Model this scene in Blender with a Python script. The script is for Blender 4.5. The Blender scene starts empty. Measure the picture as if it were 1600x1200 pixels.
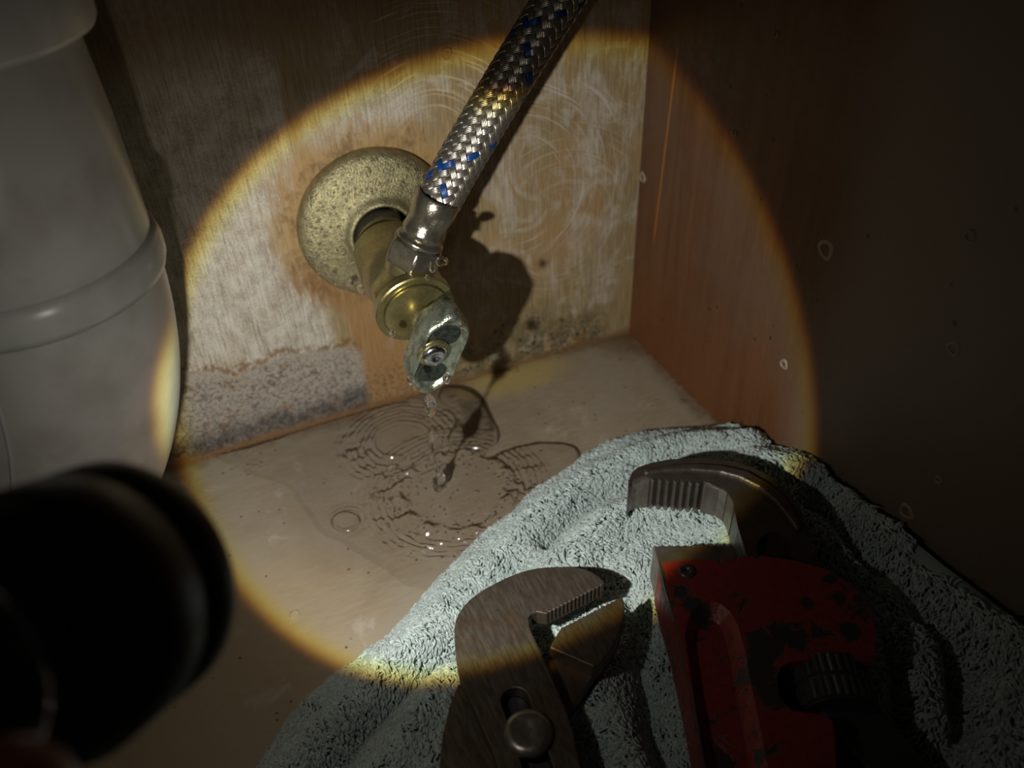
import bpy, bmesh, math, random
import numpy as np
from mathutils import Vector, Matrix
random.seed(7); rng = np.random.default_rng(7)
SC = bpy.context.scene; COL = SC.collection
V3 = lambda *a: np.array(a, float)
# ------------------------------------------------------------------ camera (world in mm here, metres in Blender)
FPX = 1300.0
R = np.array([[0.91401908, -0.27644913, 0.29689223],
              [-0.40433549, -0.56147732, 0.72198063],
              [-0.03289266, -0.77994814, -0.62497918]])
CAM = V3(-190.30520743, -300.83448563, 250.09343719)
cam = bpy.data.cameras.new('camera'); camo = bpy.data.objects.new('camera', cam); COL.objects.link(camo)
camo.matrix_world = Matrix([[R[i][0], -R[i][1], -R[i][2], CAM[i] * .001] for i in range(3)] + [[0, 0, 0, 1]])
cam.sensor_width = 36; cam.lens = FPX * 36 / 1600; cam.clip_start = .004; cam.clip_end = 20
cam.dof.use_dof = True; cam.dof.focus_distance = .268; cam.dof.aperture_fstop = 10.5
SC.camera = camo
# ------------------------------------------------------------------ light and exposure
SC.view_settings.view_transform = 'Standard'; SC.view_settings.look = 'None'
SC.view_settings.gamma = 1; SC.view_settings.use_curve_mapping = False; SC.view_settings.exposure = 0
w = bpy.data.worlds.new('dim_room'); SC.world = w; w.use_nodes = True
w.node_tree.nodes['Background'].inputs[0].default_value = (1.0, .86, .66, 1)
w.node_tree.nodes['Background'].inputs[1].default_value = .013
BEAM_ANG = 31.5                      # half angle of the flashlight's main beam, degrees
def ray(px, py): return R @ V3((px - 800) / FPX, (py - 600) / FPX, 1.)
def at(px, py, d): return CAM + ray(px, py) * d                    # point at a distance in front of the camera plane
def on(px, py, ax, val=0.):                                         # point on a world plane
    r = ray(px, py); return CAM + (val - CAM[ax]) / r[ax] * r
def proj(p):
    c = (np.asarray(p, float) - CAM) @ R
    return np.stack([800 + FPX * c[..., 0] / c[..., 2], 600 + FPX * c[..., 1] / c[..., 2]], -1)
LAMP = at(200, 905, 122); AXIS = V3(.490, .700, -.520); AXIS /= np.linalg.norm(AXIS)
lt = bpy.data.lights.new('flashlight_beam', 'SPOT'); lo = bpy.data.objects.new('flashlight_beam', lt); COL.objects.link(lo)
lt.energy = 1.6; lt.spot_size = math.radians(150); lt.spot_blend = .3; lt.shadow_soft_size = .0022
lo.location = LAMP * .001; lo.rotation_euler = Vector(AXIS).to_track_quat('-Z', 'Y').to_euler()
lt.use_nodes = True; nt = lt.node_tree; em = nt.nodes['Emission']; L_ = nt.links.new
tc = nt.nodes.new('ShaderNodeTexCoord'); sx = nt.nodes.new('ShaderNodeSeparateXYZ'); L_(tc.outputs['Normal'], sx.inputs[0])
def lm(op, a, b=None, c=None):
    n = nt.nodes.new('ShaderNodeMath'); n.operation = op
    for i, v in enumerate((a, b, c)):
        if v is None: continue
        if isinstance(v, (int, float)): n.inputs[i].default_value = v
        else: L_(v, n.inputs[i])
    return n.outputs[0]
ang = lm('MULTIPLY', lm('ARCCOSINE', lm('MULTIPLY', sx.outputs[2], -1.)), 57.29578)
def lsm(lo_, hi_, a, b):
    n = nt.nodes.new('ShaderNodeMapRange'); n.interpolation_type = 'SMOOTHSTEP'; L_(ang, n.inputs[0])
    for i, v in zip((1, 2, 3, 4), (lo_, hi_, a, b)): n.inputs[i].default_value = v
    return n.outputs[0]
cc = nt.nodes.new('ShaderNodeCombineColor')
for i, (edge, wdt, gain, sp) in enumerate(((BEAM_ANG + .45, 1.2, 1.0, .052), (BEAM_ANG + .2, 1.3, .97, .047), (BEAM_ANG - .5, 2.0, .90, .041))):
    core = lsm(edge - wdt, edge + wdt * .5, gain, 0)
    hot = lsm(0, 26, .18, 0)
    spill = lsm(30, 66, sp, sp * .30)
    L_(lm('ADD', lm('ADD', core, hot), lm('ADD', spill, lsm(31, 38, .025, 0))), cc.inputs[i])
L_(cc.outputs[0], em.inputs[0])
# ------------------------------------------------------------------ mesh and object helpers
def mesh_of(name, v, f, smooth=True):
    me = bpy.data.meshes.new(name); v = np.asarray(v, float) * .001
    me.from_pydata([tuple(p) for p in v], [], [tuple(int(i) for i in q) for q in f]); me.update()
    if smooth: me.shade_smooth()
    return me
def fast_mesh(name, v, quads, smooth=True):
    me = bpy.data.meshes.new(name); v = (np.asarray(v, np.float32) * .001); q = np.asarray(quads, np.int32)
    me.vertices.add(len(v)); me.vertices.foreach_set('co', v.ravel())
    me.loops.add(q.size); me.loops.foreach_set('vertex_index', q.ravel())
    me.polygons.add(len(q)); me.polygons.foreach_set('loop_start', np.arange(0, q.size, 4, dtype=np.int32))
    try: me.polygons.foreach_set('loop_total', np.full(len(q), 4, np.int32))
    except Exception: pass
    me.update(calc_edges=True); me.validate()
    if smooth: me.shade_smooth()
    return me
def base_of(o): return getattr(o, '_b', None)
ORG = {}
def origin(o): return ORG.get(o.name, V3(0, 0, 0))
def obj(name, me_or_vf, mat=None, parent=None, smooth=True, org=None, fast=False):
    """one mesh object; vertices are given in world mm, stored relative to the thing's base"""
    if parent is not None: base = ORG[parent.name]
    else: base = V3(*org) if org is not None else V3(0, 0, 0)
    v, f = me_or_vf; v = np.asarray(v, float) - base
    me = fast_mesh(name, v, f, smooth) if fast else mesh_of(name, v, f, smooth)
    if mat: me.materials.append(mat)
    o = bpy.data.objects.new(name, me); COL.objects.link(o)
    if parent is not None: o.parent = parent
    else: o.location = base * .001
    ORG[o.name] = base
    return o
def tag(o, label=None, cat=None, group=None, kind=None):
    for k, v in (('label', label), ('category', cat), ('group', group), ('kind', kind)):
        if v: o[k] = v
    return o
def thing(name, label, cat, loc, group=None):
    o = bpy.data.objects.new(name, None); COL.objects.link(o); o.empty_display_size = .01
    o.location = V3(*loc) * .001; ORG[o.name] = V3(*loc); return tag(o, label, cat, group)
def bevel(o, wdt, seg=2, ang_=35):
    m = o.modifiers.new('bevel', 'BEVEL'); m.width = wdt * .001; m.segments = seg; m.limit_method = 'ANGLE'; m.angle_limit = math.radians(ang_)
    m.harden_normals = False; return o
def autosmooth(o, a=40):
    me = o.data; bm = bmesh.new(); bm.from_mesh(me)
    for e in bm.edges:
        if len(e.link_faces) == 2 and e.calc_face_angle(0) > math.radians(a): e.smooth = False
    bm.to_mesh(me); bm.free(); return o
def merge(*parts):
    V, F, n = [], [], 0
    for v, f in parts:
        V.append(np.asarray(v, float)); F += [tuple(i + n for i in q) for q in f]; n += len(v)
    return np.concatenate(V), F
def frame(d, up=(0, 0, 1)):
    d = V3(*d); d /= np.linalg.norm(d); u = V3(*up)
    if abs(d @ u) > .98: u = V3(1, 0, 0)
    s = np.cross(d, u); s /= np.linalg.norm(s); t = np.cross(s, d); return s, t, d
def lathe(profile, p0, d, n=64, up=(0, 0, 1)):
    """profile: list of (radius, height along d)"""
    s, t, d = frame(d, up); a = np.linspace(0, 2 * np.pi, n, endpoint=False); V = []
    for r, h in profile:
        V.append(V3(*p0) + h * d + r * (np.cos(a)[:, None] * s + np.sin(a)[:, None] * t))
    F = [(i * n + j, i * n + (j + 1) % n, (i + 1) * n + (j + 1) % n, (i + 1) * n + j) for i in range(len(profile) - 1) for j in range(n)]
    return np.concatenate(V), F
def tube(pts, rad, n=24, caps=True, ell=None):
    pts = np.asarray(pts, float); m = len(pts); rad = np.full(m, rad, float) if np.isscalar(rad) else np.asarray(rad, float)
    T = np.gradient(pts, axis=0); T /= np.linalg.norm(T, axis=1)[:, None]
    s, t, _ = frame(T[0]); V = []; a = np.linspace(0, 2 * np.pi, n, endpoint=False)
    for i in range(m):
        s = s - T[i] * (s @ T[i]); s /= np.linalg.norm(s); t = np.cross(T[i], s)
        V.append(pts[i] + rad[i] * (np.cos(a)[:, None] * s + np.sin(a)[:, None] * t))
    F = [(i * n + j, i * n + (j + 1) % n, (i + 1) * n + (j + 1) % n, (i + 1) * n + j) for i in range(m - 1) for j in range(n)]
    if caps: F += [tuple(range(n))[::-1], tuple((m - 1) * n + j for j in range(n))]
    return np.concatenate(V), F
def spline(P, n):
    P = np.asarray(P, float); P = np.vstack([2 * P[0] - P[1], P, 2 * P[-1] - P[-2]]); out = []
    k = len(P) - 3
    for u in np.linspace(0, k - 1e-6, n):
        i = int(u); t = u - i; p0, p1, p2, p3 = P[i:i + 4]
        out.append(.5 * (2 * p1 + (p2 - p0) * t + (2 * p0 - 5 * p1 + 4 * p2 - p3) * t * t + (3 * p1 - p0 - 3 * p2 + p3) * t ** 3))
    return np.array(out)
def prism(poly, z0, z1):
    """poly: world xy points, extruded between heights z0 and z1 (numbers)"""
    n = len(poly); P = np.asarray(poly, float)[:, :2]
    ar = 0.5 * sum(P[i][0] * P[(i + 1) % n][1] - P[(i + 1) % n][0] * P[i][1] for i in range(n))
    if ar < 0: P = P[::-1]
    V = np.vstack([np.c_[P, np.full(n, z0)], np.c_[P, np.full(n, z1)]])
    F = [tuple(range(n))[::-1], tuple(range(n, 2 * n))] + [(i, (i + 1) % n, n + (i + 1) % n, n + i) for i in range(n)]
    return V, F
def pxpoly(pts, z): return np.array([on(x, y, 2, z) for x, y in pts])
def boxvf(lo_, hi_):
    x0, y0, z0 = lo_; x1, y1, z1 = hi_
    V = np.array([(x, y, z) for z in (z0, z1) for x, y in ((x0, y0), (x1, y0), (x1, y1), (x0, y1))], float)
    return V, [(3, 2, 1, 0), (4, 5, 6, 7), (0, 1, 5, 4), (1, 2, 6, 5), (2, 3, 7, 6), (3, 0, 4, 7)]
def boolean(o, cutter, op='DIFFERENCE'):
    m = o.modifiers.new('cut', 'BOOLEAN'); m.operation = op; m.object = cutter; m.solver = 'EXACT'
    bpy.context.view_layer.update()
    dg = bpy.context.evaluated_depsgraph_get(); me = bpy.data.meshes.new_from_object(o.evaluated_get(dg))
    o.modifiers.clear(); o.data = me; bpy.data.objects.remove(cutter)
    return o
def tmp(vf): 
    o = bpy.data.objects.new('cutter', mesh_of('cutter', *vf, smooth=False)); COL.objects.link(o); return o
# ------------------------------------------------------------------ material helper
class Mat:
    def __init__(s, name):
        s.m = bpy.data.materials.new(name); s.m.use_nodes = True; s.nt = s.m.node_tree; s.n = s.nt.nodes
        s.b = s.n['Principled BSDF']; s.out = s.n['Material Output']
        tc_ = s.n.new('ShaderNodeTexCoord'); vm = s.n.new('ShaderNodeVectorMath'); vm.operation = 'SCALE'; vm.inputs[3].default_value = 1000
        s.L(tc_.outputs['Object'], vm.inputs[0]); s.P = vm.outputs[0]
        sp = s.n.new('ShaderNodeSeparateXYZ'); s.L(s.P, sp.inputs[0]); s.X, s.Y, s.Z = sp.outputs[:3]
    def L(s, a, b): s.nt.links.new(a, b)
    def put(s, v, sock):
        if hasattr(v, 'links') or isinstance(v, bpy.types.NodeSocket): s.L(v, sock)
        elif isinstance(v, (tuple, list)) and len(v) == 3 and sock.type == 'RGBA': sock.default_value = (*v, 1)
        else: sock.default_value = v
    def scl(s, x, y, z, vec=None):
        n = s.n.new('ShaderNodeVectorMath'); n.operation = 'MULTIPLY'; s.L(vec or s.P, n.inputs[0]); n.inputs[1].default_value = (x, y, z); return n.outputs[0]
    def noise(s, scale, detail=3, rough=.5, dist=0, vec=None, col=False):
        n = s.n.new('ShaderNodeTexNoise'); s.L(vec or s.P, n.inputs['Vector']); n.inputs['Scale'].default_value = scale
        n.inputs['Detail'].default_value = detail; n.inputs['Roughness'].default_value = rough; n.inputs['Distortion'].default_value = dist
        return n.outputs[1 if col else 0]
    def voro(s, scale, vec=None, feat='F1', out=0, rand=1):
        n = s.n.new('ShaderNodeTexVoronoi'); n.feature = feat; s.L(vec or s.P, n.inputs['Vector']); n.inputs['Scale'].default_value = scale
        n.inputs['Randomness'].default_value = rand; return n.outputs[out]
    def m_(s, op, a, b=None, c=None, clamp=False):
        n = s.n.new('ShaderNodeMath'); n.operation = op; n.use_clamp = clamp
        for i, v in enumerate((a, b, c)):
            if v is not None: s.put(v, n.inputs[i])
        return n.outputs[0]
    def sm(s, a, lo_, hi_, o0=0., o1=1.):
        n = s.n.new('ShaderNodeMapRange'); n.interpolation_type = 'SMOOTHSTEP'; s.put(a, n.inputs[0])
        if lo_ > hi_: lo_, hi_, o0, o1 = hi_, lo_, o1, o0
        for i, v in zip((1, 2, 3, 4), (lo_, hi_, o0, o1)): s.put(v, n.inputs[i])
        return n.outputs[0]
    def mix(s, f, a, b):
        n = s.n.new('ShaderNodeMix'); n.data_type = 'RGBA'; s.put(f, n.inputs[0]); s.put(a, n.inputs[6]); s.put(b, n.inputs[7]); return n.outputs[2]
    def mul(s, *a):
        r = a[0]
        for b in a[1:]: r = s.m_('MULTIPLY', r, b)
        return r
    def band(s, v, lo_, hi_, soft): return s.mul(s.sm(v, lo_ - soft, lo_ + soft), s.sm(v, hi_ + soft, hi_ - soft))
    def dist(s, p, sc=(1, 1, 1)):
        n = s.n.new('ShaderNodeVectorMath'); n.operation = 'SUBTRACT'; s.L(s.P, n.inputs[0]); n.inputs[1].default_value = tuple(map(float, p))
        q = s.scl(*sc, vec=n.outputs[0]); l = s.n.new('ShaderNodeVectorMath'); l.operation = 'LENGTH'; s.L(q, l.inputs[0]); return l.outputs['Value']
    def bump(s, h, strength=.5, d=.2, nrm=None):
        n = s.n.new('ShaderNodeBump'); s.put(h, n.inputs['Height']); n.inputs['Strength'].default_value = strength; n.inputs['Distance'].default_value = d * .001
        if nrm: s.L(nrm, n.inputs['Normal'])
        return n.outputs[0]
    def set(s, **k):
        nm = dict(color='Base Color', rough='Roughness', metal='Metallic', normal='Normal', ior='IOR', trans='Transmission Weight',
                  sss='Subsurface Weight', coat='Coat Weight', coat_rough='Coat Roughness', sheen='Sheen Weight', spec='Specular IOR Level', aniso='Anisotropic')
        for a, v in k.items(): s.put(v, s.b.inputs[nm[a]])
        return s.m
# ------------------------------------------------------------------ wall, floor materials
ESC = on(585, 347, 1)                       # centre of the escutcheon on the back wall
def mat_back():
    m = Mat('weathered_plywood'); X, Z = m.X, m.Z
    wob = m.m_('SUBTRACT', m.noise(.045, 4, .6), .5); wob2 = m.m_('SUBTRACT', m.noise(1, 5, .65, .2, m.scl(.35, 1, .09)), .5)
    Xw = m.m_('MULTIPLY_ADD', wob, 14, X); Zw = m.m_('MULTIPLY_ADD', wob, 18, Z)
    Xf = m.m_('MULTIPLY_ADD', wob2, 4., X); Zf = m.m_('MULTIPLY_ADD', wob2, 16, Z)
    grain = m.noise(1., 5, .62, .3, m.scl(1.1, 1, .07)); grain2 = m.noise(1, 4, .6, 0, m.scl(.05, 1, .9))
    big = m.noise(.022, 3, .5, .6)
    wood = m.mix(m.sm(grain, .3, .72), (.20, .145, .072), (.34, .258, .138))
    wood = m.mix(m.mul(m.sm(big, .45, .7), .55), wood, (.35, .21, .09))
    fleck = m.sm(m.m_('ADD', m.mul(m.noise(1.3, 5, .8), .4), m.m_('ADD', m.mul(grain, .25), m.mul(m.noise(.1, 5, .7, .4), .35))), .38, .60)
    haze = m.mix(fleck, (.235, .205, .155), (.56, .53, .465))
    # pale mineral haze: left field with straight edges, a band over the escutcheon, streaks to the right
    h1 = m.mul(m.sm(Xf, on(477, 300, 1)[0] + 1, on(466, 300, 1)[0] - 1), m.sm(Zw, 176, 150), m.sm(Zw, 18, 30), m.sm(m.noise(.035, 4, .6), .25, .55, .5, 1.))
    h1b = m.mul(m.sm(Xf, -145, -151), m.sm(Zw, 84, 74), m.sm(Zf, 20, 30), m.sm(m.noise(.06, 4, .6), .30, .55), .8)
    h2 = m.mul(m.band(Zw, 127, 146, 5), m.sm(Xf, -92, -104), m.sm(X, -152, -140), .75)
    h3 = m.mul(m.sm(m.noise(1, 4, .6, 1.2, m.scl(.06, 1, .028)), .48, .64), m.sm(X, -100, -78), m.sm(Z, 20, 45), .5)
    h4 = m.mul(m.sm(m.noise(.05, 5, .65, .8), .50, .62), .5, m.sm(X, -140, -120))
    hz = m.m_('MAXIMUM', m.m_('MAXIMUM', h1, h1b), m.m_('MAXIMUM', h2, m.m_('MAXIMUM', h3, h4)))
    hz = m.mul(hz, m.sm(grain, .22, .5, .55, 1.))
    ring = m.dist(ESC, (1, 0, 1)); ringw = m.m_('MULTIPLY_ADD', wob2, 26, m.m_('MULTIPLY_ADD', wob, 14, ring))
    orange = m.sm(ringw, 46, 33)
    hz = m.mul(hz, m.sm(ringw, 33, 46, .12, 1.))
    col = m.mix(m.m_('MINIMUM', m.mul(hz, .95), 1), wood, haze)
    col = m.mix(m.mul(orange, .7), col, m.mix(grain, (.30, .17, .055), (.41, .275, .115)))
    # dark patch left of the flange and rust run below it
    dk = m.mul(m.band(ringw, 31, 37, 3), m.sm(m.noise(.08, 4, .7), .42, .6), .75); col = m.mix(dk, col, (.13, .07, .03)); dk2 = m.mul(m.sm(ringw, 48, 36), m.sm(Z, 90, 70), m.sm(X, -124, -140), m.sm(grain, .3, .6), .7); col = m.mix(dk2, col, (.17, .08, .028)); up = m.mul(m.sm(Zw, 158, 182), m.sm(X, -50, -90), .6); col = m.mix(up, col, (.085, .05, .022))  # up: dimmer light at the top left, painted into the wood
    rr = m.mul(m.band(Xf, -141, -118, 2.5), m.sm(Zw, 66, 52), .75); col = m.mix(rr, col, m.mix(grain, (.20, .10, .035), (.36, .20, .075)))
    # mould band at the foot, left
    left = m.sm(Xf, on(575, 600, 1)[0] + 2, on(566, 600, 1)[0] - 1)
    top = m.m_('MULTIPLY_ADD', X, .12, m.m_('MULTIPLY_ADD', wob, 22, Z))
    slope = m.m_('MULTIPLY_ADD', wob2, 9, top)
    bandl = m.mul(left, m.sm(slope, 22, 17))
    mA = m.sm(m.m_('MULTIPLY_ADD', m.m_('SUBTRACT', m.noise(.11, 5, .7), .5), 40, m.m_('MULTIPLY_ADD', X, .05, Z)), -7, 12)
    mouldcol = m.mix(m.sm(m.noise(.9, 6, .8, .4), .38, .62), m.mix(mA, (.075, .070, .066), (.25, .21, .165)), m.mix(mA, (.17, .165, .165), (.36, .335, .30)))
    mouldcol = m.mix(m.mul(m.sm(m.noise(.16, 5, .75, .8), .52, .64), .7), mouldcol, (.16, .085, .04))
    mouldcol = m.mix(m.sm(Z, 9, 3), mouldcol, m.mix(m.noise(.3, 5, .7), (.10, .05, .022), (.24, .17, .12)))
    col = m.mix(m.mul(bandl, .95), col, mouldcol); dkb = m.mul(bandl, m.band(m.m_('MULTIPLY_ADD', wob, 18, Z), 2, 13, 4), m.sm(m.noise(.13, 5, .78, .5), .36, .54), .88); col = m.mix(dkb, col, m.mix(m.sm(m.noise(.4, 4), .4, .6), (.04, .035, .032), (.11, .095, .085)))
    edge = m.mul(left, m.band(slope, 19.5, 23.5, 1.6), m.sm(m.noise(.35, 4), .38, .55)); col = m.mix(m.mul(edge, .75), col, (.15, .075, .02))
    # black specks, rust spots
    wv = m.n.new('ShaderNodeVectorMath'); wv.operation = 'MULTIPLY_ADD'; m.L(m.noise(.8, 3, .6, col=True), wv.inputs[0]); wv.inputs[1].default_value = (2.2, 0, 2.2); m.L(m.P, wv.inputs[2])
    sp = m.sm(m.m_('MULTIPLY_ADD', m.m_('SUBTRACT', m.noise(.22, 3, .6), .5), 1.3, m.voro(.34, vec=wv.outputs[0])), .34, .14); spm = m.sm(m.noise(.10, 4, .7), .42, .56)
    zone_l = m.mul(m.sm(X, -136, -145), m.sm(slope, 20, 14), m.sm(Z, 1, 4), .6)
    zr_h = m.m_('MULTIPLY_ADD', wob, 26, m.m_('MULTIPLY_ADD', m.m_('ABSOLUTE', m.m_('ADD', X, 62)), .38, Z)); zone_r = m.mul(m.sm(X, -112, -96), m.sm(X, -8, -22), m.sm(zr_h, 44, 22), m.sm(Z, -2, 3)); col = m.mix(m.mul(zone_r, m.sm(m.noise(.14, 5, .7), .36, .56), .75), col, (.105, .088, .040))
    zone_m = m.mul(m.band(X, -140, -80, 5), m.sm(Z, 34, 12))
    sp2 = m.sm(m.noise(.55, 5, .8, .3), .52, .60); zr2 = m.mul(m.sm(X, -122, -100), m.sm(X, -10, -30), m.sm(m.m_('MULTIPLY_ADD', X, -.10, Z), 30, 14), m.sm(m.noise(.07, 3), .38, .52), 1)
    specks = m.m_('MAXIMUM', m.mul(sp, spm, m.m_('MAXIMUM', zone_l, zone_r)), m.m_('MAXIMUM', m.mul(sp2, zr2), m.mul(sp2, m.m_('MAXIMUM', zone_l, m.mul(zone_m, .6)))))
    col = m.mix(m.mul(specks, .92), col, (.022, .017, .010))
    rs = m.mul(m.sm(m.voro(.16), .30, .16), m.sm(m.noise(.09, 2), .5, .58), m.sm(Z, 22, 12)); col = m.mix(m.mul(rs, .7), col, (.22, .09, .02))
    foot = m.sm(m.m_('MULTIPLY_ADD', wob2, 5, Z), 5.5, .5); col = m.mix(m.mul(foot, .85), col, (.16, .085, .035))
    # board higher up at the left: darkened above, weaker light put into its colour
    # sanding scratches in arcs
    def arcs(c, lo_, hi_, k, amt, xlo, xhi, zlo, zhi, colr):
        d = m.m_('ADD', m.dist(c, (1, 0, 1)), m.m_('MULTIPLY', wob, 2.5)); n = m.noise(1, 2, .5, 0, None)
        cx = m.n.new('ShaderNodeCombineXYZ'); m.L(m.m_('MULTIPLY', d, k), cx.inputs[0]); m.L(m.m_('MULTIPLY', X, .03), cx.inputs[1]); m.L(m.m_('MULTIPLY', Z, .03), cx.inputs[2])
        s_ = m.sm(m.noise(1, 2, .6, 0, cx.outputs[0]), .55, .66)
        return m.mul(s_, m.band(d, lo_, hi_, 4), m.band(X, xlo, xhi, 6), m.band(Z, zlo, zhi, 6), amt), colr
    for a in (((-96, 0, 118), 12, 60, 1.1, .5, -112, -62, 128, 176, (.58, .47, .28)), ((-62, 0, 92), 22, 56, 1.0, .5, -60, -4, 62, 142, (.55, .50, .46)), ((-40, 0, 70), 20, 70, .8, .35, -60, -6, 40, 120, (.52, .42, .33))):
        f_, c_ = arcs(*a); col = m.mix(f_, col, c_)
    ln = m.sm(m.noise(1, 2, .5, 0, m.scl(1.6, 1, .018)), .70, .76); col = m.mix(m.mul(ln, .45), col, (.16, .09, .035))
    # shade of an old tide mark: lower part greyer
    rough = m.sm(m.noise(.5, 3), .3, .7, .42, .62); rough = m.m_('SUBTRACT', rough, m.mul(m.sm(Z, 16, 3), .22))
    h = m.m_('ADD', m.mul(grain, .5), m.m_('ADD', m.mul(grain2, .25), m.m_('ADD', m.mul(m.noise(1.1, 5, .7), .4), m.mul(specks, -1.2))))
    return m.set(color=col, rough=rough, normal=m.bump(h, .55, .35), spec=.45)
def mat_right():
    m = Mat('varnished_side_board'); Y, Z = m.Y, m.Z
    streak = m.noise(1, 4, .55, .2, m.scl(1, .16, .012)); fine = m.noise(1, 3, .6, 0, m.scl(1, 1.1, .08)); big = m.noise(.02, 3, .55)
    col = m.mix(m.sm(streak, .3, .75), (.088, .036, .016), (.120, .053, .023))
    col = m.mix(m.mul(m.sm(big, .38, .66), m.sm(Z, 10, 70), .7), col, (.095, .060, .038))
    col = m.mix(m.mul(m.sm(Y, -108, -142), .92), col, (.150, .118, .088))  # paler outside the beam: stronger spill light painted into the board
    col = m.mix(m.mul(m.sm(Z, 70, 0), m.sm(Y, -130, -60), .6), col, (.145, .050, .014))
    col = m.mix(m.mul(m.sm(fine, .5, .75), .15), col, (.20, .13, .09))
    st = m.mul(m.band(m.m_('MULTIPLY_ADD', Z, .06, Y), -12.6, -11.4, .6), m.band(Z, 62, 148, 6), .55); col = m.mix(st, col, (.40, .17, .03))
    dots = m.mul(m.sm(m.voro(.09), .10, .05), m.sm(m.noise(.03, 2), .45, .55)); col = m.mix(m.mul(dots, .8), col, (.03, .02, .014))
    h = m.m_('ADD', m.mul(fine, .5), m.m_('ADD', m.noise(1.5, 4, .7), m.mul(dots, -2)))
    return m.set(color=col, rough=m.sm(m.noise(.3, 3), .3, .7, .34, .5), normal=m.bump(h, .35, .2), spec=.35)
def mat_floor():
    m = Mat('worn_wet_board'); X, Y = m.X, m.Y
    g = m.noise(1, 5, .7, .5, m.scl(.12, .6, 1)); fine = m.noise(1.6, 5, .75); big = m.noise(.017, 4, .55, .5)
    col = m.mix(m.sm(g, .3, .75), (.245, .198, .137), (.315, .262, .19))
    col = m.mix(m.mul(m.sm(big, .42, .62), .8), col, (.295, .258, .20))
    col = m.mix(m.mul(m.sm(X, -150, -205), m.sm(Y, -40, -90), .5), col, (.36, .27, .16))
    pale = m.sm(m.noise(.05, 4, .7, .5), .60, .72); col = m.mix(m.mul(pale, .35), col, (.50, .45, .41))
    # stained damp strips along both walls
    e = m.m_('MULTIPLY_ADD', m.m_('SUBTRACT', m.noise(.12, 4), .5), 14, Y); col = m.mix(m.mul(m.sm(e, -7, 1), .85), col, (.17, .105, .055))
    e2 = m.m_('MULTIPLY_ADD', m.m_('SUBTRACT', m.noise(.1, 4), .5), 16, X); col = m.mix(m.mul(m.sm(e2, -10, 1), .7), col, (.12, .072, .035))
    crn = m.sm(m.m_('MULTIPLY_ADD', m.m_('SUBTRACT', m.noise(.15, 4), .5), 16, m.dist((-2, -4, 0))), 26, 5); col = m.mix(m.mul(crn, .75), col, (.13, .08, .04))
    glint = m.mul(m.sm(m.m_('MULTIPLY_ADD', m.m_('SUBTRACT', m.noise(.1, 3), .5), 12, m.dist((-68, -8, 0), (.42, 1.1, 1))), 17, 5), .7); col = m.mix(glint, col, (.40, .30, .085))  # yellow light thrown by the brass, painted into the floor colour
    lk = m.sm(m.noise(1, 4, .62, .3, m.scl(.2, 1.4, 1)), .60, .72); col = m.mix(m.mul(lk, .2), col, (.13, .085, .05))
    wet = m.sm(m.m_('MULTIPLY_ADD', m.m_('SUBTRACT', m.noise(.07, 4), .5), 40, m.dist((-130, -52, 0), (.8, 1, 1))), 62, 36)
    col = m.mix(m.mul(wet, .38), col, (.15, .11, .08))
    spk = m.mul(m.sm(m.voro(.2), .14, .08), m.sm(m.noise(.06, 2), .5, .56)); col = m.mix(m.mul(spk, .7), col, (.05, .03, .018))
    rough = m.m_('SUBTRACT', m.sm(fine, .3, .7, .40, .56), m.mul(wet, .2))
    h = m.m_('ADD', m.mul(g, .2), m.m_('ADD', m.mul(fine, .8), m.mul(spk, -1)))
    return m.set(color=col, rough=rough, normal=m.bump(h, .4, .25), spec=.45)
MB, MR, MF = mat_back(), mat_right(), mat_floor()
def metal(name, col, rough=.35, metal_=.9, c2=None, sc=.6, bump=.15, spec=.5, grain=None, amt=.5, bd=.1):
    m = Mat(name); n = m.noise(sc, 4, .65); c = m.mix(m.mul(m.sm(n, .4, .65), amt), col, c2) if c2 else col
    g = m.noise(1, 3, .6, 0, m.scl(*grain)) if grain else m.noise(sc * 4, 3, .6)
    return m.set(color=c, rough=m.sm(g, .3, .7, rough * .8, rough * 1.25), metal=metal_, normal=m.bump(g, bump, bd), spec=spec)
def water():
    m = Mat('clear_water'); m.set(color=(.97, .98, .97), rough=.0, trans=1.0, ior=1.33)
    tr = m.n.new('ShaderNodeBsdfTransparent'); mx = m.n.new('ShaderNodeMixShader'); mx.inputs[0].default_value = .55; m.L(tr.outputs[0], mx.inputs[1]); m.L(m.b.outputs[0], mx.inputs[2]); m.L(mx.outputs[0], m.out.inputs[0]); return m.m
def film():
    """thin sheet of water: lets the board below show, reflects by its real tilt"""
    m = Mat('water_film'); tr = m.n.new('ShaderNodeBsdfTransparent'); gl = m.n.new('ShaderNodeBsdfGlossy'); gl.inputs['Roughness'].default_value = .16
    fr = m.n.new('ShaderNodeLayerWeight'); mx = m.n.new('ShaderNodeMixShader')
    m.L(m.mix(m.sm(fr.outputs[1], .34, .62), (1, 1, 1), (.36, .33, .29)), tr.inputs[0])
    f = m.m_('MULTIPLY_ADD', m.m_('POWER', fr.outputs[1], 4.), 1.2, .065, clamp=True); b = m.bump(m.noise(.9, 3, .6), .10, .2); m.L(b, gl.inputs['Normal'])
    m.L(f, mx.inputs[0]); m.L(tr.outputs[0], mx.inputs[1]); m.L(gl.outputs[0], mx.inputs[2]); m.L(mx.outputs[0], m.out.inputs[0]); return m.m
MW, MFILM = water(), film()
MWS = MW.copy(); MWS.name = 'clear_water_solid'
for n_ in MWS.node_tree.nodes:
    if n_.type == 'MIX_SHADER': n_.inputs[0].default_value = .93
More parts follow.
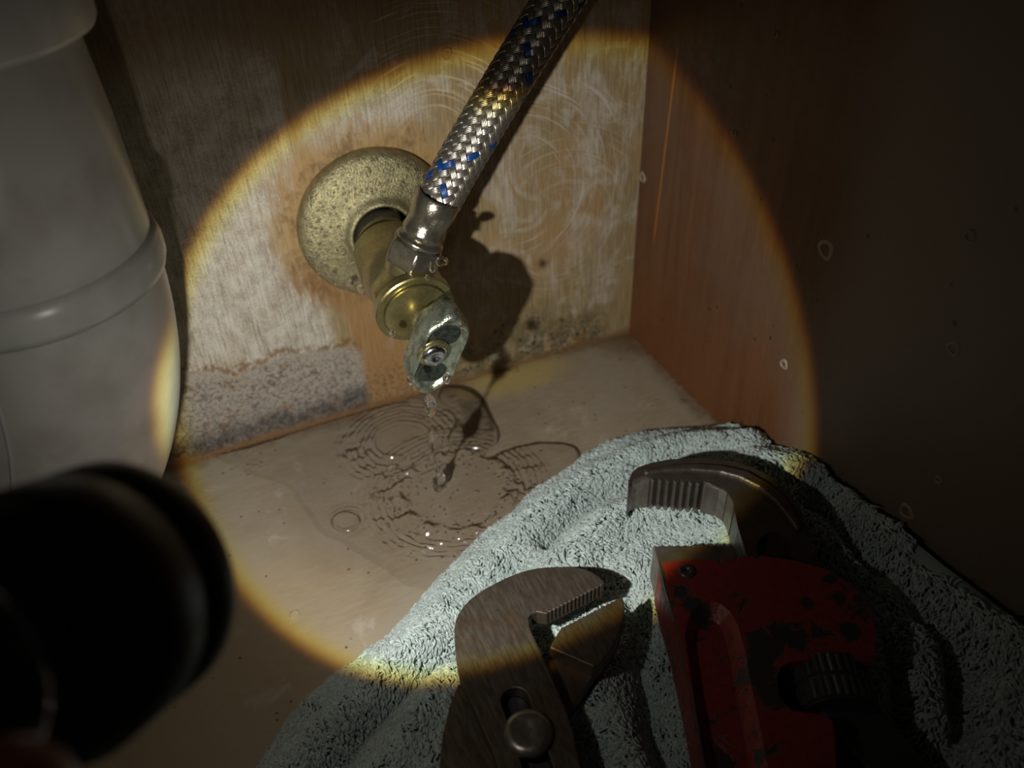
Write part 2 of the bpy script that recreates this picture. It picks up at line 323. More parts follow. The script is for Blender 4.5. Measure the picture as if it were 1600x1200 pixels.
# ------------------------------------------------------------------ setting
T = 12.
HOLES = [(1290, 390, 2.1, 3.6), (1225, 569, 1.1, 2.2), (1004, 277, 1.1, 2.6), (1516, 369, 1.3, 1.9), (1490, 545, 1.4, 2.4), (1212, 53, .8, 1.2), (1147, 208, .9, 1.2), (1467, 750, .8, 1.4), (1416, 800, 1.6, 3.0)]
wb = obj('wall_back', boxvf((-430, 0, -T), (T, T, 430)), MB, smooth=False); tag(wb, kind='structure')
wr = obj('wall_right', boxvf((0, -470, -T), (T, 0, 430)), MR, smooth=False); tag(wr, kind='structure')
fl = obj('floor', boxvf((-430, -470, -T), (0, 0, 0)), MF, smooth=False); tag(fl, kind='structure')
nh = on(697, 83, 1)
boolean(wb, tmp(lathe([(0.01, -6), (1.7, -6), (1.7, 2), (.01, 2)], nh, (0, -1, 0), 20)))
for (x, y, r, _) in HOLES:
    boolean(wr, tmp(lathe([(0.01, -5), (r * .5, -5), (r, .8), (.01, .8)], on(x, y, 0), (-1, 0, 0), 18)))
lip = Mat('raised_hole_edge').set(color=(.24, .19, .14), rough=.5); lip2 = Mat('torn_ply_edge').set(color=(.25, .16, .08), rough=.6)
def rim(p, d, r, R_, mat, par, h=.6):
    n = 26; V, F = lathe([(r, .02), (r + (R_ - r) * .3, h), (R_ * .9, h * .5), (R_, .0)], p, d, n)
    k = 1 + .09 * np.sin(3 * np.arange(n) * 2 * np.pi / n + p[1]) ; V = p + (V - p) * np.tile(k, 4)[:, None]
    return obj('hole_rim', (V, F), mat, par)
for (x, y, r, R_) in HOLES: rim(on(x, y, 0), (-1, 0, 0), r * 1.02, R_, lip, wr)
rim(nh, (0, -1, 0), 1.7, 2.3, lip2, wb, .25)
# ------------------------------------------------------------------ shutoff valve
BRASS = metal('weathered_brass', (.34, .29, .14), .30, .85, (.22, .19, .12), .35, .25)
BRASS2 = metal('bright_brass', (.38, .33, .15), .32, .9, (.24, .215, .11), .35, .3)
DULL = metal('dull_escutcheon_metal', (.40, .36, .20), .42, .75, (.22, .20, .12), .35, .9, amt=.7, bd=.5)
NICKEL = metal('wet_nickel', (.34, .32, .26), .19, .9, (.20, .17, .11), .35, .35, bd=.3)
CHROME = metal('handle_chrome', (.44, .48, .38), .26, .85, (.13, .15, .11), .28, .7, amt=.8, bd=.45)
STEEL = metal('bright_steel', (.75, .75, .78), .18, 1)
WHITEM = metal('pitted_dark_metal', (.045, .055, .045), .3, .8, (.16, .19, .15), .6, .6, bd=.3)
N = V3(0, -1, 0)
val = thing('shutoff_valve', 'wet brass shutoff valve with round flange and small oval handle on the plywood wall', 'valve', ESC)
e0 = obj('escutcheon', lathe([(31.2, 0), (31.2, 2.2), (30.8, 3.6), (29.6, 5.2), (27.6, 6.4), (24, 7.3), (18, 8.4), (15.2, 9.2), (14, 10.6), (13.2, 12.2), (12.4, 12.6), (11.7, 12.0), (11.4, 9), (11.4, 4)], ESC, N, 96), DULL, val)
pB = on(655, 495, 1, -58); AX = pB - ESC; AX /= np.linalg.norm(AX)       # the valve sags a little on its stub
c_ = lambda h: ESC + AX * h
obj('stub_pipe', lathe([(8.6, 0), (8.6, 26)], c_(0), AX, 40), NICKEL, val)
obj('compression_ring', lathe([(8.6, 5), (11.2, 5.4), (11.2, 9), (10.9, 12.5), (10.9, 16), (9.4, 18), (8.8, 18)], c_(0), AX, 48), NICKEL, val)
obj('valve_body', lathe([(9.8, 15.5), (12.6, 16.5), (13.4, 19), (13.7, 26), (14.2, 32), (14.2, 37), (13, 41), (11.6, 44)], c_(0), AX, 48), BRASS, val)
s_, t_, _ = frame(AX)
def hexnut(p, d, flat, h0, h1, cham=.12, rot=0., n=6):
    r = flat / math.cos(math.pi / n) / 2; s, t, d = frame(d); V = []
    rs = [(r * (1 - cham), h0), (r, h0 + (h1 - h0) * .22), (r, h1 - (h1 - h0) * .22), (r * (1 - cham), h1)]
    a = np.arange(n) * 2 * np.pi / n + rot
    for q, h in rs: V.append(p + h * d + q * (np.cos(a)[:, None] * s + np.sin(a)[:, None] * t))
    F = [(i * n + j, i * n + (j + 1) % n, (i + 1) * n + (j + 1) % n, (i + 1) * n + j) for i in range(3) for j in range(n)]
    F += [tuple(range(n))[::-1], tuple(3 * n + j for j in range(n))]; return np.concatenate(V), F
bevel(autosmooth(obj('packing_nut', hexnut(c_(0), AX, 26, 41, 52, .06, .35, 8), BRASS2, val), 20), .5)
obj('bonnet_ring', lathe([(9, 51), (14.3, 51.2), (14.9, 51.8), (14.9, 54.8), (14.4, 55.3), (12.4, 55.3), (12.3, 54.7), (11.9, 54.7), (11.8, 56.4), (9.2, 56.8), (6, 57), (.01, 57)], c_(0), AX, 56), BRASS2, val); autosmooth(bpy.data.objects['bonnet_ring'], 22)
obj('stem', lathe([(4.2, 56), (4.2, 66), (.01, 66)], c_(0), AX, 24), BRASS2, val)
# handle: thick oval lever, its long axis leaning like the photo's
hc = on(679, 538, 1, (c_(64))[1] - 6); hl = on(694, 462, 1, hc[1]) - on(656, 612, 1, hc[1]); hl -= AX * (hl @ AX); hl /= np.linalg.norm(hl); hs = np.cross(AX, hl); hs /= np.linalg.norm(hs)
def stad(rl, rs_, n=64, p=2.6):
    a = np.linspace(0, 2 * np.pi, n, endpoint=False); return np.sign(np.cos(a)) * np.abs(np.cos(a)) ** (2 / p) * rl, np.sign(np.sin(a)) * np.abs(np.sin(a)) ** (2 / p) * rs_
def handle():
    V, F = [], []; n = 64; a = np.linspace(0, 2 * np.pi, n, endpoint=False)
    for (k, h) in ((.2, -6.5), (.62, -6.6), (.82, -5.8), (.95, -3.5), (1.0, 0), (1.0, 3.5), (.97, 5.6), (.93, 6.6), (.87, 6.9), (.81, 5.9), (.75, 4.9), (.3, 4.7), (.02, 4.7)):
        u, v = stad(18.4 * k, 8.8 * k); lobe = 1 + .05 * np.cos(6 * a) * (k > .8)
        u, v = u * lobe, v * lobe; dent = -.0
        V.append(hc + hl * u[:, None] + hs * v[:, None] + AX * (h + dent))
    m = len(V); F = [(i * n + j, i * n + (j + 1) % n, (i + 1) * n + (j + 1) % n, (i + 1) * n + j) for i in range(m - 1) for j in range(n)]
    return np.concatenate(V), F
hd = obj('handle', handle(), CHROME, val); hd['label'] = 'oval greenish chrome handle with a screw in its face'
for sg, o_ in ((1, 8.6), (-1, -9.0)):
    u, v = stad(4.4, 5.4, 28, 2.4); cc2 = hc + hl * o_ + AX * 5.05; Vv = np.vstack([cc2 + AX * .25, cc2 + hl * u[:, None] * .6 + hs * v[:, None] * .6 + AX * .2, cc2 + hl * u[:, None] + hs * v[:, None]])
    Ff = [(0, 1 + j, 1 + (j + 1) % 28) for j in range(28)] + [(1 + j, 29 + j, 29 + (j + 1) % 28, 1 + (j + 1) % 28) for j in range(28)]
    obj('recess', (Vv, Ff), WHITEM, hd)
sc_ = on(677, 551, 1, (hc + AX * 6)[1])
sc_ = sc_ + AX * ((hc + AX * 5 - sc_) @ AX)
wsh = obj('washer', lathe([(3.0, 0), (5.9, 0), (5.9, 1.1), (5.4, 1.5), (3.2, 1.6), (1, 1.6)], sc_, AX, 36), BRASS2, hd)
obj('screw', lathe([(4.4, 1.5), (4.5, 2.3), (4.0, 3.1), (2.8, 3.5), (1.5, 3.5), (1.1, 2.7), (.01, 2.6)], sc_, AX, 36), STEEL, hd)
# outlet, coupling nut and hose
hp = spline([at(646, 398, 299), at(656, 372, 295), at(708, 272, 288), at(790, 133, 279), at(868, 8, 270), at(935, -100, 261), at(1010, -215, 252)], 240)
seg = np.r_[0, np.cumsum(np.linalg.norm(np.diff(hp, axis=0), axis=1))]
def along(s): return np.array([np.interp(s, seg, hp[:, k]) for k in range(3)])
D0 = along(14) - along(0); D0 /= np.linalg.norm(D0)
obj('outlet', lathe([(6, -10), (8.8, -8), (8.8, 2), (7, 3)], along(0), D0, 40), BRASS, val)
hose = thing('braided_hose', 'steel braided hose with blue tracer threads rising from the shutoff valve', 'hose', along(0))
cn = bevel(autosmooth(obj('coupling_nut', hexnut(along(0), D0, 18.6, -4.0, 5.2, .07, .25), NICKEL, hose), 20), .5)
obj('collar', lathe([(5, 5), (8.6, 5.2), (8.9, 6.2), (8.5, 7.2), (6.4, 7.6), (6.4, 9)], along(0), D0, 40), NICKEL, hose)
obj('ferrule', lathe([(5.5, 7.4), (7.3, 7.6), (7.8, 8.4), (7.9, 10.5), (7.55, 11.2), (7.55, 15.4), (7.9, 16.2), (8.1, 20), (8.0, 23.2), (7.6, 23.8), (6.9, 23.6)], along(0), D0, 48), NICKEL, hose)
RUB = Mat('hose_core').set(color=(.05, .045, .04), rough=.6)
LEN = seg[-1]
obj('inner_tube', tube([along(s) for s in np.linspace(20, LEN, 60)], 6.3, 24), RUB, hose)
def strand_mat(name, c1, mt, rg):
    m = Mat(name); return m.set(color=c1, metal=mt, rough=m.sm(m.noise(.6, 2), .3, .7, rg * .8, rg * 1.3))
WIRE = strand_mat('braid_wire', (.40, .37, .32), .9, .33); BLUE = strand_mat('blue_thread', (.006, .045, .19), .15, .35)
Tt = np.gradient(hp, axis=0); Tt /= np.linalg.norm(Tt, axis=1)[:, None]
fs, ft = [], []; s0, t0, _ = frame(Tt[0])
for i in range(len(hp)):
    s0 = s0 - Tt[i] * (s0 @ Tt[i]); s0 /= np.linalg.norm(s0); fs.append(s0); ft.append(np.cross(Tt[i], s0))
fs, ft = np.array(fs), np.array(ft)
def frm(s): 
    f = lambda A: np.stack([np.interp(s, seg, A[:, k]) for k in range(3)], -1)
    return f(hp), f(fs), f(ft), f(Tt)
NC, LEAD = 16, 53.
def strand(k, sgn):
    S = np.arange(22.5, LEN, .42); th = sgn * 2 * np.pi * S / LEAD + k * 2 * np.pi / NC + (0 if sgn > 0 else .26)
    P, A, B, Tn = frm(S)
    u_ = 2 * S * NC / LEAD - .5; ph = sgn * np.pi / 2 * u_ + k * np.pi + np.pi / 4        # over two, under two
    r = 7.2 + .50 * np.tanh(1.8 * np.sin(ph)) * sgn
    er = np.cos(th)[:, None] * A + np.sin(th)[:, None] * B; et = -np.sin(th)[:, None] * A + np.cos(th)[:, None] * B
    dirv = Tn * LEAD + sgn * et * 2 * np.pi * 7.2; dirv /= np.linalg.norm(dirv, axis=1)[:, None]; sd = np.cross(er, dirv)
    prof = []
    nw = 4; wdt = 2.12
    for q in np.linspace(-1, 1, 13): prof.append((q * wdt / 2, .26 * abs(math.cos(q * nw * math.pi / 2 + (0 if nw % 2 else math.pi / 2))) + .12 * (1 - q * q)))
    prof += [(wdt / 2, -.2), (-wdt / 2, -.2)]
    V = np.stack([P + er * (r[:, None] + h) + sd * u for u, h in prof], 1); n = len(prof); m = len(S)
    i = np.arange(m - 1)[:, None] * n; j = np.arange(n)[None, :]; j2 = (j + 1) % n
    Q = np.stack([i + j, i + j2, i + n + j2, i + n + j], -1).reshape(-1, 4)
    return V.reshape(-1, 3), Q
for sgn in (1, -1):
    for k in range(NC):
        bl = (sgn == 1 and k == 4) or (sgn == -1 and k == 7)
        o = obj('blue_thread' if bl else 'braid_strand', strand(k, sgn), BLUE if bl else WIRE, hose, fast=True)
        if bl: o['label'] = 'blue tracer thread in the braid'
# ------------------------------------------------------------------ water on the valve
def ico(sub=2):
    bm = bmesh.new(); bmesh.ops.create_icosphere(bm, subdivisions=sub, radius=1); v = np.array([tuple(x.co) for x in bm.verts]); f = [tuple(q.index for q in fc.verts) for fc in bm.faces]; bm.free(); return v, f
ICO1, ICO2, ICO3 = ico(1), ico(2), ico(3)
def blob(p, s, d=None, base=ICO3, wob=.08, seed=0):
    """a rounded drop; s: radii along (side, side, d)"""
    v, f = base; a, b, c = frame(d if d is not None else (0, 0, 1)); g = np.random.default_rng(seed); k = g.normal(size=(3, 3)) * 1.6
    q = v * (1 + wob * (np.sin(v @ k[0] + 1) + np.sin(v @ k[1] * 1.7)))[:, None]
    return p + q[:, :1] * s[0] * a + q[:, 1:2] * s[1] * b + q[:, 2:] * s[2] * c, f
def escz(r): return np.interp(r, [0, 12, 15.2, 18, 24, 27.6, 29.6, 31], [12, 12.4, 9.2, 8.4, 7.3, 6.4, 5.2, 3.0])
parts = []
for i in range(1500):
    r = math.sqrt(random.uniform(15.5 ** 2, 30 ** 2)); a = random.uniform(0, 2 * math.pi)
    if math.sin(a) > .55 and random.random() < .35: continue
    s = random.choice((.2, .25, .3, .4, .5, .75)) * (1.25 if r > 24 else 1); p = ESC + V3(r * math.cos(a), -escz(r), r * math.sin(a))
    parts.append(blob(p, (s, s * random.uniform(.7, 1.3), s * .5), N, ICO1, .12, i))
wbd = obj('water_bead', merge(*parts), MWS, org=ESC); tag(wbd, 'tiny water beads covering the face of the brass flange', 'water', kind='stuff')
drips = []
for i, (x, y, d, sx_, sz) in enumerate([(566, 452, 326, 1.7, 2.4), (548, 443, 327, 1.2, 1.6), (580, 455, 325, 1.3, 1.8), (521, 425, 330, 1.0, 1.4), (597, 482, 302, 2.0, 2.6), (606, 470, 296, 1.0, 1.3), (574, 440, 318, 1.0, 2.6), (613, 522, 285, 1.1, 1.7)]):
    drips.append((blob(at(x, y, d), (sx_, sx_, sz), (0, 0, 1), seed=i + 40), 'clear water drop hanging from the lower edge of the brass flange or valve body'))
for i, (x, y, d, sx_, sz) in enumerate([(722, 508, 270, .8, 1.3), (698, 592, 270, 1.3, 1.9), (641, 594, 272, 1.0, 2.0), (690, 408, 287, 2.4, 1.6), (676, 418, 286, 1.1, 2.2), (668, 434, 280, .8, 1.2)]):
    drips.append((blob(at(x, y, d), (sx_, sx_, sz), (0, 0, 1), seed=i + 60), 'clear water drop clinging to the nut or handle of the valve'))
DL = ['drop hanging from the lowest point of the brass flange', 'drop under the flange, left of the lowest point', 'drop at the flange edge where it meets the valve body', 'small drop on the lower left rim of the flange',
      'large drop hanging on the left side of the valve body', 'small drop on the valve body above the large one', 'long drop running down beside the flange', 'drop on the left rim of the round bonnet']
DL2 = ['drop on the right edge of the handle near its top', 'drop at the lower right edge of the handle', 'drop at the lower left edge of the handle', 'large drop on the right corner of the coupling nut', 'long drop running off the front of the coupling nut', 'drop on the valve body just below the coupling nut', 'tiny drop on the front of the bonnet above the handle']
for i, (vf, lb) in enumerate(drips):
    g_ = 'drops hanging under the flange and body' if 'flange' in lb else 'drops clinging to the nut and handle'
    tag(obj('water_drop', vf, MWS, org=vf[0].mean(0)), 'clear water ' + (DL + DL2)[i], 'water drop', g_)
# falling trickle
top, bot = at(668, 610, 272), on(686, 762, 2, .6)
bot = V3(top[0] - 1, top[1] + 2, .6) * .0 + bot
S = np.linspace(0, 1, 90); tp = np.array([top + (bot - top) * s for s in S]); tp[:, 0] += .35 * np.sin(S * 17); 
rad = .34 + 0 * S
for c, wd, a in ((.08, .035, 1.2), (.15, .045, 2.0), (.41, .035, 1.3), (.49, .05, 2.3), (.80, .035, 1.3), (.885, .05, 2.4)): rad += a * np.exp(-((S - c) / wd) ** 2)
rad = np.where(S > .96, rad + (S - .96) * 45, rad); rad[0] = .3
tv, tf = tube(tp, rad, 20); tv += .16 * np.sin(tv[:, [1, 2, 0]] * 2.7)
tag(obj('water_trickle', (tv, tf), MWS, org=bot), 'thin trickle of water falling from the valve handle to the puddle', 'water')
# ------------------------------------------------------------------ water on the board
def inpoly(X, Y, poly):
    poly = np.asarray(poly)[:, :2]; ins = np.zeros(X.shape, bool); n = len(poly)
    for i in range(n):
        x0, y0 = poly[i]; x1, y1 = poly[(i + 1) % n]
        c = ((y0 > Y) != (y1 > Y)) & (X < (x1 - x0) * (Y - y0) / (y1 - y0 + 1e-12) + x0); ins ^= c
    return ins
def pdist(X, Y, poly, closed=True):
    poly = np.asarray(poly)[:, :2]; d = np.full(X.shape, 1e9); n = len(poly)
    for i in range(n if closed else n - 1):
        a = poly[i]; b = poly[(i + 1) % n]; ab = b - a; t = np.clip(((X - a[0]) * ab[0] + (Y - a[1]) * ab[1]) / (ab @ ab + 1e-12), 0, 1)
        d = np.minimum(d, np.hypot(X - a[0] - t * ab[0], Y - a[1] - t * ab[1]))
    return d
def sd(X, Y, poly): d = pdist(X, Y, poly); return np.where(inpoly(X, Y, poly), d, -d)
def sstep(x, a, b): t = np.clip((x - a) / (b - a), 0, 1); return t * t * (3 - 2 * t)
_g = np.random.default_rng(3); _lat = _g.random((64, 64))
def vnoise(x, y, s):
    x = x / s + 100.5; y = y / s + 100.5; i = np.floor(x).astype(int); j = np.floor(y).astype(int); u = x - i; v = y - j; u = u * u * (3 - 2 * u); v = v * v * (3 - 2 * v)
    L = lambda a, b: _lat[a % 64, b % 64]
    return (L(i, j) * (1 - u) + L(i + 1, j) * u) * (1 - v) + (L(i, j + 1) * (1 - u) + L(i + 1, j + 1) * u) * v - .5
def fbm(x, y, s, o=3): return sum(vnoise(x + 17 * k, y - 9 * k, s / 2 ** k) / 2 ** k for k in range(o))
def grid_mesh(X, Y, Z, keep):
    ny, nx = X.shape; idx = np.arange(nx * ny).reshape(ny, nx); k = keep[:-1, :-1] | keep[1:, :-1] | keep[:-1, 1:] | keep[1:, 1:]
    Q = np.stack([idx[:-1, :-1], idx[:-1, 1:], idx[1:, 1:], idx[1:, :-1]], -1)[k]; used = np.unique(Q); mp = np.full(nx * ny, -1); mp[used] = np.arange(len(used))
    return np.stack([X.ravel(), Y.ravel(), Z.ravel()], -1)[used], mp[Q]
def fp(*pts): return [tuple(on(x, y, 2)[:2]) for x, y in pts]
pud = spline(np.array(fp((330, 712), (400, 692), (500, 661), (600, 629), (690, 603), (740, 612), (768, 650), (772, 690), (760, 715), (800, 700), (860, 690), (900, 700), (905, 740), (850, 790), (740, 900), (690, 925), (640, 915), (585, 880), (540, 850), (500, 830), (470, 790), (450, 760), (400, 745)) + fp((330, 712))), 160)[:-1]
gx, gy = np.meshgrid(np.arange(-232, -58, .55), np.arange(-118, -.2, .55))
s = sd(gx, gy, pud) + 1.5 * fbm(gx, gy, 9)
c1 = np.array(fp((628, 690))[0]); c2 = np.array(fp((712, 770))[0]); c3 = np.array(fp((541, 816))[0]); c4 = np.array(fp((387, 744))[0])
wx = gx + 1.6 * fbm(gx, gy, 12); wy = gy + 1.6 * fbm(gy, gx, 12)
r1 = np.hypot(wx - c1[0], (wy - c1[1]) * 1.05); r2 = np.hypot(wx - c2[0], (wy - c2[1]) * 1.0); r3 = np.hypot(gx - c3[0], gy - c3[1]); r4 = np.hypot(gx - c4[0], gy - c4[1])
h = .75 + .0 * gx
h += .36 * np.sin(r1 * 2 * np.pi / 2.9) * sstep(r1, 8, 13) * sstep(r1, 34, 17) + .4 * np.exp(-((r1 - 12.5) / 1.8) ** 2)
h += -.25 * sstep(r2, 21, 15) + .85 * np.exp(-((r2 - 23) / 2.6) ** 2) * (1 + 1.2 * fbm(gx, gy, 4)) + .36 * np.sin(r2 * 2 * np.pi / 2.7) * sstep(r2, 24, 27) * sstep(r2, 44, 30)
chop = sstep(r2, 17, 23) * sstep(r2, 46, 28) + .8 * sstep(r1, 11, 15) * sstep(r1, 34, 20)
h += chop * (1.1 * fbm(gx, gy, 3.4, 2) + .9 * fbm(gx * .6 + gy * .5, gy * 1.4, 5, 2))
h += 1.0 * .22 * np.sin(r3 * 2 * np.pi / 2.2) * sstep(r3, 4.6, 6) * sstep(r3, 14, 6.5) + .28 * np.exp(-((r3 - 5) / .8) ** 2) + .10 * np.sin(r4 * 2 * np.pi / 2.6) * sstep(r4, 14, 2)
h += .10 * fbm(gx, gy, 7) + .06 * fbm(gx, gy, 2.5, 1)
z = np.where(s > 0, .12 + np.maximum(h, .12) * sstep(s, 0, 2.6), .02 + s * .15)
pv, pq = grid_mesh(gx, gy, z, s > -.3)
pud_o = obj('puddle', (pv, pq), MFILM, org=(c2[0], c2[1], 0), fast=True); tag(pud_o, 'shallow rippling water puddle spread on the floor below the valve', 'puddle')
def lobe(name, pts, ht, lb, cat, mat=MFILM, step=.4, soft=4., grp=None, n=90):
    P = spline(np.array(fp(*pts, pts[0])), n)[:-1]; lo_, hi_ = P.min(0) - 1, P.max(0) + 1
    X, Y = np.meshgrid(np.arange(lo_[0], hi_[0], step), np.arange(lo_[1], hi_[1], step)); s = sd(X, Y, P)
    e = np.clip(s / soft, 0, 1); Z = .5 + ht * np.sqrt(np.clip(1 - (1 - e) ** 2, 0, 1)) + np.where(s < 0, s * 1.2, 0); Z += .22 * ht * fbm(X, Y, 5) * sstep(s, 1, 4)
    v, q = grid_mesh(X, Y, Z, s > -.4); o = obj(name, (v, q), mat, org=(P[:, 0].mean(), P[:, 1].mean(), 0), fast=True); return tag(o, lb, cat, grp)
lobe('water_swell', [(692, 603), (735, 608), (758, 628), (768, 652), (780, 676), (772, 697), (745, 704), (712, 698), (700, 684), (712, 660), (700, 640), (686, 622)], 1.9, 'thick rounded lobe of water behind the falling trickle', 'water', soft=4.5)
lobe('water_disc', [(518, 812), (527, 803), (543, 800), (558, 806), (562, 817), (552, 829), (537, 832), (522, 825)], .9, 'flat round water drop ringed by ripples, left of the splash', 'water drop', soft=2.6)
for i, (x, y, rx, hz_, lb) in enumerate([(802, 579, 3.6, 1.5, 'round clear water drop on the floor behind the puddle, near the back wall'), (978, 548, 1.6, .8, 'small water drop on the floor close to the wall corner'),
                       (968, 562, 1.1, .5, 'tiny water drop just in front of the wall corner'), (940, 530, 1.5, .9, 'water drop at the foot of the back wall near the corner'),
                       (1066, 627, 1.7, .7, 'water drop beside the right wall, behind the towel'), (830, 768, 2.1, .9, 'elongated water drop beside the towel edge, right of the splash'), (440, 769, 1.0, .4, 'small amber water drop left of the puddle'),
                       (385, 741, 2.6, .5, 'shallow water drop on the floor left of the splash, near the back wall'), (460, 960, 2.2, .35, 'thin water drop on the floor near the beam edge, left of the towel'), (977, 606, .9, .4, 'tiny water drop midway between valve and right wall')]):
    p = on(x, y, 2); v, f = blob(p + V3(0, 0, .1), (rx, rx * .85, hz_), (0, 0, 1), seed=i, wob=.05)
    tag(obj('water_drop', (v, f), MW, org=p), lb, 'water drop')
parts = []
for i in range(110):                                       # beads in the joint of floor and back wall
    x = random.uniform(on(300, 720, 2)[0], on(760, 585, 2)[0]); s = random.choice((.3, .4, .55)); parts.append(blob(V3(x, -random.uniform(.1, .8), s * .5), (s * 1.5, s, s * .8), (0, 0, 1), ICO1, .1, i))
tag(obj('water_bead', merge(*parts), MW, org=V3(-150, 0, 0)), 'beads of water strung along the joint of floor and back wall', 'water', kind='stuff')
parts = []
for i in range(130):
    y = -random.uniform(2, 120) ** 1.0; zz = abs(random.gauss(0, 26)) if random.random() < .6 else random.uniform(0, 120); s = random.choice((.22, .28, .36, .5)); parts.append(blob(V3(-.1, y, zz + .5), (s, s, s * .6), (-1, 0, 0), ICO1, .1, i))
for i in range(50):
    y = -random.uniform(0, 80); s = random.choice((.4, .6, .9)); parts.append(blob(V3(-random.uniform(.2, .9), y, s * .4), (s, s * 1.8, s * .7), (0, 0, 1), ICO1, .1, i))
tag(obj('water_bead', merge(*parts), MW, org=V3(0, -40, 0)), 'fine water spray beads on the foot of the reddish right wall', 'water', kind='stuff')
parts = []
for i in range(340):
    a = random.uniform(0, 2 * math.pi); r = 24 + random.gauss(0, 7); p = V3(c2[0] + r * math.cos(a), c2[1] + r * math.sin(a), 1.0)
    if p[1] > -3 or not inpoly(np.array([p[0]]), np.array([p[1]]), pud)[0]: continue
    s = random.choice((.2, .3, .45, .55)); parts.append(blob(p, (s, s, s * .8), None, ICO1, .1, i))
tag(obj('water_bead', merge(*parts), MWS, org=(c2[0], c2[1], 0)), 'splash beads around the rim of the falling water', 'water', kind='stuff')
cr = [blob(bot + V3(2.6 * math.cos(a), 2.2 * math.sin(a), 1 + .8 * math.sin(a * 3)), (.55, .55, 1.3), V3(math.cos(a) * .6, math.sin(a) * .6, 1), ICO2, .1, i) for i, a in enumerate(np.linspace(0, 2 * np.pi, 11)[:-1])]
tag(obj('splash_crown', merge(*cr), MW, org=(bot[0], bot[1], .5)), 'small crown of splashing water where the trickle lands', 'water')
# ------------------------------------------------------------------ white drain pipe
PVC = Mat('white_plastic'); PVC = PVC.set(color=PVC.mix(PVC.sm(PVC.noise(.06, 4), .45, .7), (.72, .73, .71), (.60, .60, .57)), rough=.28, sss=.2, spec=.5, normal=PVC.bump(PVC.noise(.8, 3), .06, .1))
PL = at(250, 412, 228); HR = V3(.914, -.404, 0); HR /= np.linalg.norm(HR); RP = 35.5
PC = PL - HR * RP * 1.02; PC[2] = 0
def zfor(py, x):                                            # height where the pipe's right silhouette crosses image row py
    zs = np.linspace(0, 320, 1600); pr = proj(np.array([PL * V3(1, 1, 0) + V3(0, 0, q) for q in zs])); return float(np.interp(-py, -pr[:, 1][::-1][::-1], zs)) if False else float(zs[np.argmin(np.abs(pr[:, 1] - py))])
zl, zn = zfor(428, 0), zfor(62, 0)
pipe = thing('drain_pipe', 'white plastic drain pipe with slip nuts curving down at the left', 'pipe', (PC[0], PC[1], 0))
obj('tailpiece', lathe([(32.5, zl - 2), (33.6, zl + 10), (33.4, zl + 40), (32.0, zn + 4), (31, zn + 40)], PC, (0, 0, 1), 72), PVC, pipe)
obj('slip_nut', lathe([(32, zn + 6), (36.6, zn + 1), (37.4, zn + 2.5), (37.8, zn + 10), (37.8, zn + 30), (34, zn + 34), (30, zn + 34)], PC, (0, 0, 1), 72), PVC, pipe)
obj('coupling', lathe([(31, zl - 1), (34.6, zl - 1.5), (35.5, zl + 1), (35.6, zl + 5), (35.0, zl + 8), (34, zl + 9.5), (32.6, zl + 10)], PC, (0, 0, 1), 72), PVC, pipe)
RB = 130.; th = np.linspace(0, math.radians(75), 60); bc = PC + V3(0, 0, zl + 2)
bend = np.array([bc + V3(0, 0, -1) * (RB * math.sin(t)) * 1. - HR * RB * (1 - math.cos(t)) for t in th])
obj('trap_bend', tube(bend, 33.5, 72), PVC, pipe)
sm_ = np.array([bend[i] + 31.5 * np.cross((bend[min(i + 1, 59)] - bend[max(i - 1, 0)]) / np.linalg.norm(bend[min(i + 1, 59)] - bend[max(i - 1, 0)]), V3(.404, .914, 0)) * 0 - V3(.404, .914, 0) * 33.6 for i in range(0, 50)])
obj('mould_seam', tube(sm_, .55, 8), PVC, pipe)
# ------------------------------------------------------------------ flashlight and the hand that holds it
BLK = Mat('black_anodised'); BLK.set(color=(.012, .012, .014), rough=.42, spec=.4)
BLK = BLK.m
fc = lambda h_: LAMP + AXIS * h_
fla = thing('flashlight', 'black cylindrical flashlight pointing at the valve, out of focus at lower left', 'flashlight', fc(-60))
obj('head', lathe([(15.6, -2.2), (16.2, -.9), (17.5, -.8), (18.1, -2), (18.1, -7), (17.5, -7.6), (17.5, -9), (18.1, -9.6), (18.1, -19), (17.4, -20), (17, -24), (13.6, -30), (12.6, -31)], LAMP, AXIS, 96), BLK, fla)
def knurl():
    n = 72; V = []; hs_ = np.arange(-31, -108, -.9)
    for i, q in enumerate(hs_):
        a = np.linspace(0, 2 * np.pi, n, endpoint=False); r = 12.3 + .35 * (((np.arange(n) + i) % 4) < 2) * (1 if -88 < q < -40 else 0); s, t, d = frame(AXIS)
        V.append(LAMP + q * d + r[:, None] * (np.cos(a)[:, None] * s + np.sin(a)[:, None] * t))
    m = len(hs_); return np.concatenate(V), [(i * n + (j + 1) % n, i * n + j, (i + 1) * n + j, (i + 1) * n + (j + 1) % n) for i in range(m - 1) for j in range(n)]
obj('barrel', knurl(), BLK, fla)
obj('tail_cap', lathe([(12.2, -107), (13.2, -108), (13.2, -124), (12, -126), (7, -126.5), (6.6, -125), (.01, -125)], LAMP, AXIS, 64), BLK, fla)
lens = Mat('lit_lens'); lens.b.inputs['Emission Color'].default_value = (1, .93, .80, 1); lens.b.inputs['Emission Strength'].default_value = 1.5; lens = lens.m
obj('lens', lathe([(15.8, -2.0), (8, -1.5), (.01, -1.3)], LAMP, AXIS, 48), lens, fla)
ex = R[:, 0] - AXIS * (R[:, 0] @ AXIS); ex /= np.linalg.norm(ex); ey = np.cross(AXIS, ex)       # ey points down in the picture
if ey @ R[:, 1] < 0: ey = -ey
def rp(h_, deg, r): a = math.radians(deg); return fc(h_ - 10) + r * (math.cos(a) * ex + math.sin(a) * ey)
hand = []
